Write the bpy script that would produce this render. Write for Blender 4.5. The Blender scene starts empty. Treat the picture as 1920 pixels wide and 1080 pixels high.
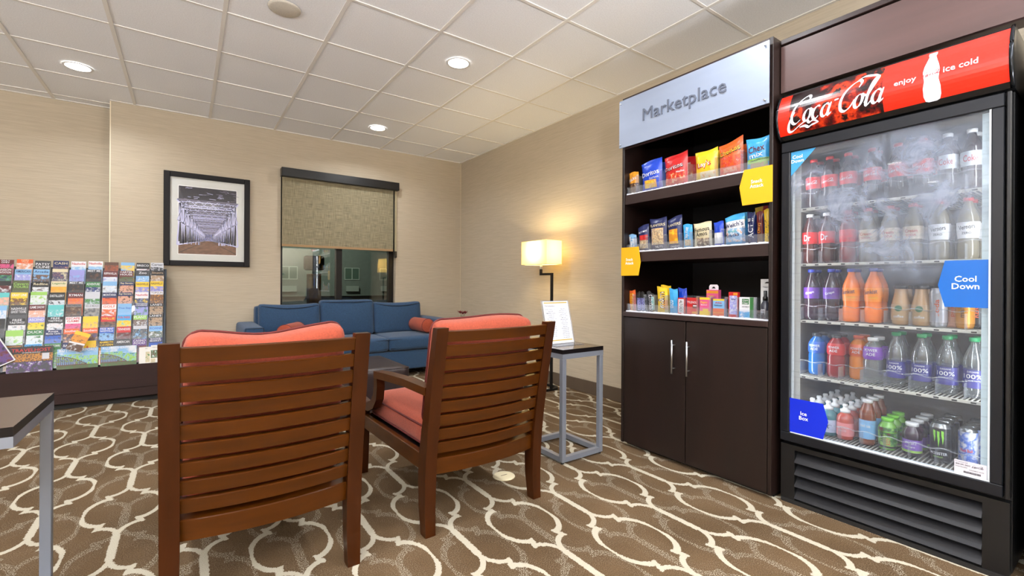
import bpy, bmesh, math, random
from mathutils import Vector, Matrix, Euler
random.seed(7)
PI = math.pi
C = bpy.context.scene.collection
SC = bpy.context.scene

# ------------------------------------------------------------------ camera
cam_d = bpy.data.cameras.new('camera'); cam = bpy.data.objects.new('camera', cam_d); C.objects.link(cam)
yaw, roll = 0.619543, 0.005621
r0 = Vector((math.cos(yaw), -math.sin(yaw), 0)); w0 = Vector((math.sin(yaw), math.cos(yaw), 0)); u0 = Vector((0, 0, 1))
rr = r0*math.cos(roll) + u0*math.sin(roll); uu = -r0*math.sin(roll) + u0*math.cos(roll)
mw = Matrix((( rr.x, uu.x, -w0.x, 0), (rr.y, uu.y, -w0.y, 0), (rr.z, uu.z, -w0.z, 1.066), (0, 0, 0, 1)))
cam.matrix_world = mw
cam_d.sensor_width = 36; cam_d.lens = 854.68/1920*36; cam_d.shift_y = -8.17/1920; cam_d.clip_start = .02
SC.camera = cam
SC.view_settings.view_transform = 'Standard'; SC.view_settings.look = 'None'
SC.view_settings.gamma = 1; SC.view_settings.use_curve_mapping = False
SC.view_settings.exposure = 0.12

# ------------------------------------------------------------------ world (night outside)
wd = bpy.data.worlds.new('night'); SC.world = wd; wd.use_nodes = True
wd.node_tree.nodes['Background'].inputs[0].default_value = (.022, .028, .03, 1)
wd.node_tree.nodes['Background'].inputs[1].default_value = 1.0

def area(name, loc, size, power, color=(1, 1, 1), rot=(0, 0, 0), shape='DISK', size_y=None, spread=PI):
    l = bpy.data.lights.new(name, 'AREA'); l.shape = shape; l.size = size
    if size_y: l.size_y = size_y
    l.energy = power; l.color = color; l.spread = spread
    o = bpy.data.objects.new(name, l); o.location = loc; o.rotation_euler = rot; C.objects.link(o); return o

CEIL = 2.789
YFRONT = -3.0
WARM = (.93, .96, 1)
LIGHTS = [(-.72, 5.01), (1.72, 3.15), (1.72, 5.0), (-.72, 3.15), (1.72, 1.3), (-.72, 1.3), (-3.2, 5.0), (-3.25, 2.1), (-5.2, 2.1), (-3.7, 3.5)]
for i, (x, y) in enumerate(LIGHTS):
    area('downlight_lamp', (x, y, CEIL-.012), .15, 13, WARM, spread=math.radians(150))
FILL_PANELS = [(.3, -.9), (-1.6, -.9), (-3.6, -.9), (2.0, -.9)]  # unseen ceiling panels added for even fill from behind the camera
for x, y in FILL_PANELS:
    area('panel_fill', (x, y, CEIL-.02), .56, 20, (.90, .95, 1), shape='RECTANGLE', size_y=1.16)
# indirect torchiere lamps, added unseen behind the viewer to brighten the ceiling
FILL_UPLIGHTS = [(1.9, -1.7), (-.9, -1.7), (-3.7, -1.7), (-5.4, .6)]
for x, y in FILL_UPLIGHTS:
    area('uplight_fill', (x, y, 1.30), .40, 200 if x > 1 else 330, (.92, .95, 1), rot=(PI, 0, 0))
for x, y in [(6, 30), (-8, 30)]:  # unseen lamps added outside to brighten the facade
    area('facade_fill', (x, y, 7), 1.0, 1300, (1, 1, .93), rot=(math.radians(70), 0, 0))

# ------------------------------------------------------------------ helpers
def lin(c):
    def f(v):
        v /= 255.0
        return v/12.92 if v <= .04045 else ((v+.055)/1.055)**2.4
    return (f(c[0]), f(c[1]), f(c[2]), 1)

PAL = dict(black=(22, 20, 22), white=(232, 232, 236), navy=(28, 38, 92), blue=(35, 90, 190), sky=(130, 180, 225), cyan=(60, 165, 225),
           teal=(90, 190, 190), green=(50, 120, 60), lime=(150, 200, 90), olive=(85, 92, 55), yellow=(240, 200, 40), amber=(225, 150, 40),
           orange=(225, 95, 35), red=(200, 35, 35), maroon=(100, 28, 28), brown=(92, 58, 38), cream=(222, 208, 172), grey=(128, 128, 130),
           charcoal=(58, 58, 62), purple=(92, 50, 130), violet=(150, 150, 215), pink=(225, 90, 140), tan=(180, 150, 120), silver=(200, 202, 210),
           gold=(200, 165, 70), peach=(225, 165, 135), royal=(25, 70, 200))
PAL = {k: tuple(int(q*.9) for q in v) for k, v in PAL.items()}
MATS = {}
def mat(name, col, rough=.5, metal=0.0, spec=.5, noise=None, bump=None, emit=None, coat=0, sheen=0, alpha=None):
    """noise=(scale, amount, (sx,sy,sz))  bump=(scale, strength, (sx,sy,sz))"""
    if name in MATS: return MATS[name]
    m = bpy.data.materials.new(name); m.use_nodes = True; nt = m.node_tree; b = nt.nodes['Principled BSDF']
    c = lin(col); b.inputs['Base Color'].default_value = c; b.inputs['Roughness'].default_value = rough
    b.inputs['Metallic'].default_value = metal; b.inputs['Specular IOR Level'].default_value = spec
    if coat: b.inputs['Coat Weight'].default_value = coat; b.inputs['Coat Roughness'].default_value = .12
    if sheen: b.inputs['Sheen Weight'].default_value = sheen
    def tex(scale, st, detail=4):
        tc = nt.nodes.new('ShaderNodeTexCoord'); mp = nt.nodes.new('ShaderNodeMapping'); mp.inputs['Scale'].default_value = st
        n = nt.nodes.new('ShaderNodeTexNoise'); n.inputs['Scale'].default_value = scale; n.inputs['Detail'].default_value = detail
        nt.links.new(tc.outputs['Object'], mp.inputs[0]); nt.links.new(mp.outputs[0], n.inputs['Vector']); return n
    if noise:
        n = tex(noise[0], noise[2]); mr = nt.nodes.new('ShaderNodeMapRange')
        mr.inputs['From Min'].default_value = .3; mr.inputs['From Max'].default_value = .7
        mr.inputs['To Min'].default_value = 1-noise[1]; mr.inputs['To Max'].default_value = 1+noise[1]
        hs = nt.nodes.new('ShaderNodeHueSaturation'); hs.inputs['Color'].default_value = c
        nt.links.new(n.outputs['Fac'], mr.inputs['Value']); nt.links.new(mr.outputs[0], hs.inputs['Value']); nt.links.new(hs.outputs[0], b.inputs['Base Color'])
    if bump:
        n = tex(bump[0], bump[2]); bp = nt.nodes.new('ShaderNodeBump'); bp.inputs['Strength'].default_value = bump[1]; bp.inputs['Distance'].default_value = .004
        nt.links.new(n.outputs['Fac'], bp.inputs['Height']); nt.links.new(bp.outputs[0], b.inputs['Normal'])
    if emit:
        b.inputs['Emission Color'].default_value = c; b.inputs['Emission Strength'].default_value = emit
    MATS[name] = m; return m

def ink(cn):   # printed colour, slightly glossy paper
    return mat('print_'+cn, PAL[cn], .42)
def film(cn, amt=.12):   # shiny bag film
    return mat('film_'+cn, PAL[cn], .28, noise=(22, amt, (1, 1, 1)), bump=(26, .5, (1, 1, 1)))
def pic(name, cols, scale=26, rough=.4):
    scale *= 1.5
    """printed picture: patches of several colours"""
    k = 'pic_'+name
    if k in MATS: return MATS[k]
    m = bpy.data.materials.new(k); m.use_nodes = True; nt = m.node_tree; b = nt.nodes['Principled BSDF']; b.inputs['Roughness'].default_value = rough
    tc = nt.nodes.new('ShaderNodeTexCoord'); n = nt.nodes.new('ShaderNodeTexNoise'); n.inputs['Scale'].default_value = scale; n.inputs['Detail'].default_value = 8; n.inputs['Roughness'].default_value = .6
    oi = nt.nodes.new('ShaderNodeObjectInfo'); ad = nt.nodes.new('ShaderNodeVectorMath'); sc = nt.nodes.new('ShaderNodeVectorMath'); sc.operation = 'SCALE'; sc.inputs['Scale'].default_value = 7
    cb = nt.nodes.new('ShaderNodeCombineXYZ')
    for i in range(3): nt.links.new(oi.outputs['Random'], cb.inputs[i])
    nt.links.new(cb.outputs[0], sc.inputs[0]); nt.links.new(tc.outputs['Object'], ad.inputs[0]); nt.links.new(sc.outputs[0], ad.inputs[1]); nt.links.new(ad.outputs[0], n.inputs['Vector'])
    cr = nt.nodes.new('ShaderNodeValToRGB'); cr.color_ramp.interpolation = 'LINEAR'
    e = cr.color_ramp.elements
    for i, cc in enumerate(cols):
        p = .36 + .28*i/max(1, len(cols)-1) - (.36 if i == 0 else 0)
        if i < 2: e[i].position = p; el = e[i]
        else: el = e.new(p)
        el.color = lin((200, 203, 208) if cc == 'white' else PAL[cc] if isinstance(cc, str) else cc)
    nt.links.new(n.outputs['Fac'], cr.inputs[0]); nt.links.new(cr.outputs[0], b.inputs['Base Color']); MATS[k] = m; return m

def clear(name, tint=(255, 255, 255), gloss=.10, rough=.05, body=0.0, bodycol=(230, 235, 240)):
    """thin clear plastic / glass: transparent + reflection (+ some milky body)"""
    if name in MATS: return MATS[name]
    m = bpy.data.materials.new(name); m.use_nodes = True; nt = m.node_tree; nt.nodes.clear()
    out = nt.nodes.new('ShaderNodeOutputMaterial'); tr = nt.nodes.new('ShaderNodeBsdfTransparent'); tr.inputs[0].default_value = lin(tint)
    gl = nt.nodes.new('ShaderNodeBsdfGlossy'); gl.inputs['Roughness'].default_value = rough
    lw = nt.nodes.new('ShaderNodeLayerWeight'); lw.inputs[0].default_value = .25
    mr = nt.nodes.new('ShaderNodeMapRange'); mr.inputs['To Min'].default_value = gloss*.5; mr.inputs['To Max'].default_value = min(1, gloss*5)
    nt.links.new(lw.outputs['Facing'], mr.inputs['Value'])
    mx = nt.nodes.new('ShaderNodeMixShader'); nt.links.new(mr.outputs[0], mx.inputs[0]); nt.links.new(tr.outputs[0], mx.inputs[1]); nt.links.new(gl.outputs[0], mx.inputs[2])
    last = mx
    if body:
        df = nt.nodes.new('ShaderNodeBsdfDiffuse'); df.inputs[0].default_value = lin(bodycol)
        m2 = nt.nodes.new('ShaderNodeMixShader'); m2.inputs[0].default_value = body
        nt.links.new(mx.outputs[0], m2.inputs[1]); nt.links.new(df.outputs[0], m2.inputs[2]); last = m2
    nt.links.new(last.outputs[0], out.inputs[0]); MATS[name] = m; return m

class X:      # tiny expression compiler for math nodes
    nt = None
    def __init__(s, v): s.v = v
    def _m(op, *a):
        n = X.nt.nodes.new('ShaderNodeMath'); n.operation = op
        for i, q in enumerate(a):
            q = q.v if isinstance(q, X) else q
            if isinstance(q, (int, float)): n.inputs[i].default_value = q
            else: X.nt.links.new(q, n.inputs[i])
        return X(n.outputs[0])
    def __add__(s, o): return X._m('ADD', s, o)
    __radd__ = __add__
    def __sub__(s, o): return X._m('SUBTRACT', s, o)
    def __rsub__(s, o): return X._m('SUBTRACT', o, s)
    def __mul__(s, o): return X._m('MULTIPLY', s, o)
    __rmul__ = __mul__
    def __truediv__(s, o): return X._m('DIVIDE', s, o)
def xabs(a): return X._m('ABSOLUTE', a)
def xmax(a, b): return X._m('MAXIMUM', a, b)
def xmin(a, b): return X._m('MINIMUM', a, b)
def xlt(a, b): return X._m('LESS_THAN', a, b)
def xgt(a, b): return X._m('GREATER_THAN', a, b)
def xlen(a, b): return X._m('SQRT', a*a + b*b)
def xpp(a, s): return X._m('PINGPONG', a, s)

class MB:
    """mesh builder: verts, faces with material slot and smooth flag"""
    def __init__(s): s.v = []; s.f = []; s.m = []; s.s = []
    def quad(s, a, b, c, d, m=0, sm=False):
        i = len(s.v); s.v += [tuple(a), tuple(b), tuple(c), tuple(d)]; s.f.append((i, i+1, i+2, i+3)); s.m.append(m); s.s.append(sm); return s
    def poly(s, pts, m=0):
        i = len(s.v); s.v += [tuple(p) for p in pts]; s.f.append(tuple(range(i, i+len(pts)))); s.m.append(m); s.s.append(False); return s
    def box(s, a, b, m=0, fm=None):
        """fm: dict of face-name -> slot, names -x +x -y +y -z +z"""
        x0, y0, z0 = a; x1, y1, z1 = b; i = len(s.v)
        s.v += [(x0, y0, z0), (x1, y0, z0), (x1, y1, z0), (x0, y1, z0), (x0, y0, z1), (x1, y0, z1), (x1, y1, z1), (x0, y1, z1)]
        for nme, f in (('-z', (0, 3, 2, 1)), ('+z', (4, 5, 6, 7)), ('-y', (0, 1, 5, 4)), ('+x', (1, 2, 6, 5)), ('+y', (2, 3, 7, 6)), ('-x', (3, 0, 4, 7))):
            s.f.append(tuple(i+k for k in f)); s.m.append((fm or {}).get(nme, m)); s.s.append(False)
        return s
    def rbox(s, a, b, r=.004, m=0, seg=1):
        bm = bmesh.new(); bmesh.ops.create_cube(bm, size=1)
        c = [(a[k]+b[k])/2 for k in range(3)]; d = [b[k]-a[k] for k in range(3)]
        for v in bm.verts: v.co = Vector([c[k]+v.co[k]*d[k] for k in range(3)])
        bmesh.ops.bevel(bm, geom=bm.edges[:], offset=min(r, min(d)*.45), segments=seg, profile=.5, affect='EDGES')
        return s.bm(bm, m, False)
    def bm(s, bm, m=0, sm=True):
        i = len(s.v); bm.verts.ensure_lookup_table(); bm.verts.index_update()
        s.v += [tuple(v.co) for v in bm.verts]
        for f in bm.faces: s.f.append(tuple(i+v.index for v in f.verts)); s.m.append(m); s.s.append(sm)
        bm.free(); return s
    def lathe(s, prof, c=(0, 0, 0), n=20, m=0, axis='z', ms=None, cap=True):
        """prof: [(radius, height)]"""
        i = len(s.v); k = len(prof)
        for r, h in prof:
            for j in range(n):
                a = 2*PI*j/n; p = (r*math.cos(a), r*math.sin(a), h)
                if axis == 'y': p = (p[0], p[2], -p[1])
                if axis == 'x': p = (p[2], p[0], p[1])
                s.v.append((c[0]+p[0], c[1]+p[1], c[2]+p[2]))
        for q in range(k-1):
            for j in range(n):
                j2 = (j+1) % n
                s.f.append((i+q*n+j, i+q*n+j2, i+(q+1)*n+j2, i+(q+1)*n+j)); s.m.append(ms[q] if ms else m); s.s.append(True)
        if cap:
            if prof[0][0] > 1e-5: s.f.append(tuple(i+j for j in reversed(range(n)))); s.m.append(ms[0] if ms else m); s.s.append(False)
            if prof[-1][0] > 1e-5: s.f.append(tuple(i+(k-1)*n+j for j in range(n))); s.m.append(ms[-1] if ms else m); s.s.append(False)
        return s
    def tube(s, pts, r, n=8, m=0, closed=False, rect=None):
        """sweep along pts; rect=(w,h) gives a rectangular section (w sideways, h vertical-ish)"""
        pts = [Vector(p) for p in pts]; N = len(pts); i = len(s.v)
        for k, p in enumerate(pts):
            a = pts[(k-1) % N] if (closed or k) else p; b = pts[(k+1) % N] if (closed or k < N-1) else p
            t = (b-a).normalized(); up = Vector((0, 0, 1)) if abs(t.z) < .95 else Vector((0, 1, 0))
            sd = t.cross(up).normalized(); un = sd.cross(t).normalized()
            if rect:
                rw, rh = rect[k] if isinstance(rect, list) else rect
                for sx, sy in ((-1, -1), (1, -1), (1, 1), (-1, 1)): s.v.append(tuple(p + sd*sx*rw/2 + un*sy*rh/2))
            else:
                rk = r[k] if isinstance(r, list) else r
                for j in range(n):
                    an = 2*PI*j/n; s.v.append(tuple(p + sd*rk*math.cos(an) + un*rk*math.sin(an)))
        if rect: n = 4
        for k in range(N if closed else N-1):
            k2 = (k+1) % N
            for j in range(n):
                j2 = (j+1) % n
                s.f.append((i+k*n+j, i+k*n+j2, i+k2*n+j2, i+k2*n+j)); s.m.append(m); s.s.append(not rect)
        if not closed:
            s.f.append(tuple(i+j for j in reversed(range(n)))); s.m.append(m); s.s.append(False)
            s.f.append(tuple(i+(N-1)*n+j for j in range(n))); s.m.append(m); s.s.append(False)
        return s
    def cushion(s, half, r, bulge=(0, 0, 0), c=(0, 0, 0), n=12, m=0, fn=None):
        """rounded box with swelling faces"""
        bm = bmesh.new(); bmesh.ops.create_cube(bm, size=2)
        bmesh.ops.subdivide_edges(bm, edges=bm.edges[:], cuts=n, use_grid_fill=True)
        H = Vector(half)
        for v in bm.verts:
            p = Vector([math.copysign(1-(1-abs(t))**1.5, t) for t in v.co]); P = Vector([p[k]*H[k] for k in range(3)])
            q = Vector([max(-(H[k]-r), min(H[k]-r, P[k])) for k in range(3)]); d = P-q
            P = q + (d.normalized()*r if d.length > 1e-7 else d)
            for k in range(3):
                a, b = (k+1) % 3, (k+2) % 3
                P[k] += math.copysign(1, p[k])*abs(p[k])*bulge[k]*(1-p[a]**2)*(1-p[b]**2)
            if fn: P = Vector(fn(P, p))
            v.co = P + Vector(c)
        return s.bm(bm, m, True)
    def mesh(s, name, mats):
        me = bpy.data.meshes.new(name); me.from_pydata(s.v, [], s.f)
        for mm in mats: me.materials.append(mm)
        me.polygons.foreach_set('material_index', s.m); me.polygons.foreach_set('use_smooth', s.s); me.update(); return me

def obj(name, mb, mats, parent=None, label=None):
    if not isinstance(mats, (list, tuple)): mats = [mats]
    me = mb.mesh(name, mats) if isinstance(mb, MB) else mb
    o = bpy.data.objects.new(name, me); C.objects.link(o)
    if parent: o.parent = parent
    if label: o['label'] = label
    return o
def tag(o, label, cat, group=None):
    o['label'] = label; o['category'] = cat
    if group: o['group'] = group
    return o
def thing(name, label, cat, loc=(0, 0, 0), rz=0, group=None):
    o = bpy.data.objects.new(name, None); C.objects.link(o); o.location = loc; o.rotation_euler = (0, 0, rz)
    o.empty_display_size = .05
    return tag(o, label, cat, group)
def struct(name, mb, mats, parent=None):
    o = obj(name, mb, mats, parent)
    if not parent: o['kind'] = 'structure'
    return o
def dup(root, loc, rz, label, group=None, skip=()):
    def cp(o, par):
        c = o.copy(); C.objects.link(c); c.parent = par
        for ch in list(kids.get(o, [])):
            if ch.name.split('.')[0] not in skip: cp(ch, c)
        return c
    kids = {}
    for o in [root] + list(root.children_recursive):
        kids[o] = list(o.children)
    c = cp(root, None); c.location = loc; c.rotation_euler = (root.rotation_euler[0], root.rotation_euler[1], rz); c['label'] = label
    if group: c['group'] = group
    return c

_TX = {}
def glyphs(s):
    if s in _TX: return _TX[s]
    cu = bpy.data.curves.new('t', 'FONT'); cu.body = s; cu.resolution_u = 2; cu.align_x = 'CENTER'; cu.space_line = .8
    cu.offset = 0.0 if s == 'Marketplace' else .012
    o = bpy.data.objects.new('t', cu); C.objects.link(o)
    dg = bpy.context.evaluated_depsgraph_get(); me = bpy.data.meshes.new_from_object(o.evaluated_get(dg))
    vs = [v.co.copy() for v in me.vertices]; fs = [tuple(p.vertices) for p in me.polygons]
    bpy.data.objects.remove(o); bpy.data.curves.remove(cu); bpy.data.meshes.remove(me)
    if not vs: vs = [Vector((0, 0, 0))]
    x0 = min(v.x for v in vs); x1 = max(v.x for v in vs); y0 = min(v.y for v in vs); y1 = max(v.y for v in vs)
    vs = [((v.x-(x0+x1)/2)/max(1e-6, x1-x0), (v.y-(y0+y1)/2)/max(1e-6, y1-y0)) for v in vs]
    _TX[s] = (vs, fs, (x1-x0)/max(1e-6, y1-y0)); return _TX[s]
def text(s, cx, cz, w, h, m, parent, y=0.0, warp=None, rot=0, slant=0, thick=0, name='lettering', label=None):
    """flat lettering on a surface facing local -y, centred at (cx,cz)"""
    vs, fs, asp = glyphs(s)
    if w is None: w = h*asp
    elif h is None: h = w/asp
    mb = MB(); ca, sa = math.cos(rot), math.sin(rot)
    def put(off):
        i = len(mb.v)
        for a, b in vs:
            px = a*w + slant*b*h; pz = b*h; qx = cx + px*ca - pz*sa; qz = cz + px*sa + pz*ca
            if warp: mb.v.append(warp(qx, qz, off))
            else: mb.v.append((qx, y-off, qz))
        for f in fs: mb.f.append(tuple(i+k for k in f)); mb.m.append(0); mb.s.append(False)
        return i
    put(.0008 if not thick else thick)
    if thick:
        from collections import Counter
        cnt = Counter()
        for f in fs:
            for a, b in zip(f, f[1:]+f[:1]): cnt[(min(a, b), max(a, b))] += 1
        j = put(0.0002)
        for f in fs:
            for a, b in zip(f, f[1:]+f[:1]):
                if cnt[(min(a, b), max(a, b))] == 1: mb.f.append((b, a, j+a, j+b)); mb.m.append(0); mb.s.append(False)
    return obj(name, mb, m, parent, label)

def strokes(paths, cx, cz, w, m, parent, y=0, warp=None, slant=.35, base=.13, name='script_lettering', asp=None):
    """calligraphic ribbons; paths in x-height units; width w of whole word"""
    def cat(p, q=6):
        out = []
        for i in range(len(p)-1):
            a, b, c, d = p[max(0, i-1)], p[i], p[i+1], p[min(len(p)-1, i+2)]
            for k in range(q):
                t = k/q
                out.append(tuple(.5*((2*b[j]) + (c[j]-a[j])*t + (2*a[j]-5*b[j]+4*c[j]-d[j])*t*t + (3*b[j]-a[j]-3*c[j]+d[j])*t**3) for j in (0, 1)))
        out.append(p[-1]); return out
    P = [[(x+slant*z, z) for x, z in cat(p)] for p in paths]
    xs = [x for p in P for x, z in p]; zs = [z for p in P for x, z in p]
    sc = w/(max(xs)-min(xs)); mx = (max(xs)+min(xs))/2; mz = (max(zs)+min(zs))/2
    mb = MB()
    for p in P:
        i = len(mb.v); L = len(p)
        for k, (x, z) in enumerate(p):
            a = p[max(0, k-1)]; b = p[min(L-1, k+1)]; dx, dz = b[0]-a[0], b[1]-a[1]; l = math.hypot(dx, dz) or 1; dx /= l; dz /= l
            an = math.atan2(dz, dx); wd_ = base*(.30+.95*abs(math.sin(an-.45)))*min(1, .35+4*min(k, L-1-k)/L)
            for sg in (-1, 1):
                qx = cx + (x-mx - dz*sg*wd_)*sc; qz = cz + (z-mz + dx*sg*wd_)*sc*(asp or 1)
                mb.v.append(warp(qx, qz, .0008 if sg else 0) if warp else (qx, y-.0008, qz))
        for k in range(L-1):
            mb.f.append((i+2*k, i+2*k+2, i+2*k+3, i+2*k+1)); mb.m.append(0); mb.s.append(False)
    return obj(name, mb, m, parent)
def arc(cx, cy, rx, ry, a0, a1, n=10):
    return [(cx+rx*math.cos(math.radians(a0+(a1-a0)*k/n)), cy+ry*math.sin(math.radians(a0+(a1-a0)*k/n))) for k in range(n+1)]
def letter_o(x): return [arc(x, .5, .30, .5, 80, 440, 12), [(x+.1, 1.0), (x+.3, .85), (x+.55, .8)]]
def letter_c(x): return [arc(x, .5, .33, .52, 55, 320, 10)]
def letter_a(x): return [arc(x, .5, .32, .5, 40, 400, 12), [(x+.36, 1.05), (x+.3, .4), (x+.38, .02), (x+.62, .2)]]
def letter_l(x): return [[(x-.1, .2), (x+.15, 1.2), (x+.3, 2.0), (x+.16, 2.2), (x+.02, 1.8), (x, .8), (x+.06, .1), (x+.22, 0), (x+.4, .25)]]
def big_c(x): return [[(x+.95, 1.65), (x+.98, 2.05), (x+.7, 2.3), (x+.25, 2.1), (x-.15, 1.5), (x-.25, .8), (x-.05, .15), (x+.35, -.05), (x+.75, .2), (x+.95, .7), (x+.8, 1.0), (x+.6, .8), (x+.65, .55)]]
SCRIPT = ([big_c(0)[0][:9]] + [[(-.05, 1.0), (-.32, .2), (-.25, -.5), (.15, -.62), (.8, -.25), (1.4, 0), (1.7, -.2), (2.1, -.1), (2.6, -.35)], [(2.6, -.35), (2.0, -.45), (1.7, -.55), (1.3, -.4), (.8, -.42)]]
          + letter_o(1.32) + letter_c(2.2) + letter_a(3.0) + [[(3.6, 1.1), (3.95, 1.15)]] + [big_c(4.5)[0][:10]]
          + [[(4.9, 2.2), (5.4, 2.55), (6.1, 2.45), (6.7, 2.3)]] + letter_o(5.85) + letter_l(6.5) + letter_a(7.3))

# ------------------------------------------------------------------ shared materials
espresso = mat('espresso_laminate', (24, 11, 7), .42, noise=(9, .30, (1, 1, .12)), coat=.05)
espresso_h = mat('espresso_laminate_wide', (42, 26, 24), .42, noise=(9, .2, (.12, 1, 1.2)), coat=.1)
cherry = mat('cherry_wood', (66, 32, 3), .30, noise=(14, .22, (.25, 1, 2.2)), coat=.04, spec=.25)
cherry_v = mat('cherry_wood_upright', (54, 24, 5), .30, noise=(14, .2, (2, 2, .2)), coat=.03, spec=.22)
steel = mat('brushed_steel', (190, 192, 196), .28, 1.0)
silver_paint = mat('silver_grey_paint', (124, 129, 140), .38, .35)
black_metal = mat('black_metal', (22, 20, 20), .4, .3)
black_plastic = mat('black_plastic', (11, 11, 13), .36)
coral = mat('coral_fabric', (152, 63, 38), .88, noise=(160, .2, (1, 1, 1)), bump=(420, .35, (1, 1, 1)), sheen=.1)
coral_dark = mat('coral_piping', (88, 24, 20), .8)
blue_cloth = mat('blue_fabric', (30, 60, 90), .88, noise=(130, .25, (1, 1, 1)), bump=(400, .4, (1, 1, 1)), sheen=.12)
blue_dark = mat('blue_piping', (14, 24, 42), .8)
leather = mat('brown_leather', (38, 26, 26), .36, noise=(30, .12, (1, 1, 1)), bump=(260, .25, (1, 1, 1)))
acrylic = clear('clear_acrylic', (250, 252, 255), .09, .04, .05)
white_pl = mat('white_plastic', (235, 236, 238), .4)

# wall covering with fine woven streaks
def wallpaper():
    m = bpy.data.materials.new('woven_wallcovering'); m.use_nodes = True; nt = m.node_tree; b = nt.nodes['Principled BSDF']; b.inputs['Roughness'].default_value = .75
    g = nt.nodes.new('ShaderNodeNewGeometry'); res = []
    for sc in ((4, 4, 110), (2, 2, 260)):
        mp = nt.nodes.new('ShaderNodeMapping'); mp.inputs['Scale'].default_value = sc; n = nt.nodes.new('ShaderNodeTexNoise'); n.inputs['Scale'].default_value = 1.6; n.inputs['Detail'].default_value = 5
        nt.links.new(g.outputs['Position'], mp.inputs[0]); nt.links.new(mp.outputs[0], n.inputs['Vector']); res.append(n)
    ad = nt.nodes.new('ShaderNodeMath'); nt.links.new(res[0].outputs[0], ad.inputs[0]); nt.links.new(res[1].outputs[0], ad.inputs[1])
    cr = nt.nodes.new('ShaderNodeValToRGB'); cr.color_ramp.elements[0].position = .28; cr.color_ramp.elements[1].position = .72
    mu = nt.nodes.new('ShaderNodeMath'); mu.operation = 'MULTIPLY'; mu.inputs[1].default_value = .5; nt.links.new(ad.outputs[0], mu.inputs[0]); nt.links.new(mu.outputs[0], cr.inputs[0])
    cr.color_ramp.elements[0].color = lin((166, 153, 133)); cr.color_ramp.elements[1].color = lin((190, 177, 156))
    nt.links.new(cr.outputs[0], b.inputs['Base Color'])
    bp = nt.nodes.new('ShaderNodeBump'); bp.inputs['Strength'].default_value = .25; bp.inputs['Distance'].default_value = .002; nt.links.new(mu.outputs[0], bp.inputs['Height']); nt.links.new(bp.outputs[0], b.inputs['Normal'])
    return m
WALL = wallpaper()

def carpet():
    m = bpy.data.materials.new('patterned_carpet'); m.use_nodes = True; nt = m.node_tree; b = nt.nodes['Principled BSDF']; b.inputs['Roughness'].default_value = .95; b.inputs['Specular IOR Level'].default_value = .1
    X.nt = nt
    g = nt.nodes.new('ShaderNodeNewGeometry')
    wob = nt.nodes.new('ShaderNodeTexNoise'); wob.inputs['Scale'].default_value = 90; nt.links.new(g.outputs['Position'], wob.inputs['Vector'])
    sp = nt.nodes.new('ShaderNodeSeparateXYZ'); nt.links.new(g.outputs['Position'], sp.inputs[0])
    px, py = X(sp.outputs[0]), X(sp.outputs[1]); wv = (X(wob.outputs[0]) - .5)*.012
    PX, PY = .2942, .778
    def dist(ox, oy):
        u = (px + wv - 2.117 - ox + 60*PX)/PX          # column index coordinate
        col = X._m('FLOOR', u + .5); a = xabs(u - col)*PX
        par = X._m('MODULO', col, 2.0)                 # 0 -> even columns, 1 -> odd
        v = py + wv - 1.638 - oy + par*(PY/2) + 40*PY
        bb = xpp(v, PY/2)                              # distance from stem centre 0..P/2
        d1 = xlen(a, xmax(bb - .10, 0.0)) - .0035
        q = xlen((a-.080)/.080, (bb-.10)/.105); neck = xabs(q-1.0)*.088 + xgt(a, .085)*1.0 + xlt(bb, .10)*1.0
        jog = xlen(xabs(a - .075 + (bb-.205)*.3), xmax(xabs(bb-.223)-.024, 0.0))
        q2 = xlen((a-.055)/.090, (bb-.389)/.152); bul = xabs(q2-1.0)*.105 + xlt(a, .055)*1.0
        return xmin(xmin(d1, neck), xmin(jog, bul))
    main = dist(0, 0); faint = dist(.012, .27)
    fib = nt.nodes.new('ShaderNodeTexNoise'); fib.inputs['Scale'].default_value = 250; fib.inputs['Detail'].default_value = 1; nt.links.new(g.outputs['Position'], fib.inputs['Vector'])
    big = nt.nodes.new('ShaderNodeTexNoise'); big.inputs['Scale'].default_value = 2.2; big.inputs['Detail'].default_value = 3; nt.links.new(g.outputs['Position'], big.inputs['Vector'])
    f = X(fib.outputs[0])
    mk = xlt(main + (f-.5)*.010, .0112)
    speck = xgt(f, .55); fk = xlt(faint, .014)*speck*.62
    bandn = xlt(faint, .06)*xgt(f, .60)*.10
    k = xmax(mk*(.80 + f*.32), xmax(fk, bandn))
    mx = nt.nodes.new('ShaderNodeMix'); mx.data_type = 'RGBA'; nt.links.new(k.v, mx.inputs['Factor'])
    base = nt.nodes.new('ShaderNodeValToRGB'); base.color_ramp.elements[0].position = .35; base.color_ramp.elements[1].position = .68
    base.color_ramp.elements[0].color = lin((72, 56, 38)); base.color_ramp.elements[1].color = lin((110, 89, 65))
    mixn = X(big.outputs[0])*.40 + f*.60; nt.links.new(mixn.v, base.inputs[0])
    nt.links.new(base.outputs[0], mx.inputs[6]); mx.inputs[7].default_value = lin((178, 170, 152))
    nt.links.new(mx.outputs[2], b.inputs['Base Color'])
    bp = nt.nodes.new('ShaderNodeBump'); bp.inputs['Strength'].default_value = .55; bp.inputs['Distance'].default_value = .004; nt.links.new((f + mk*.35).v, bp.inputs['Height']); nt.links.new(bp.outputs[0], b.inputs['Normal'])
    return m

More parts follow.
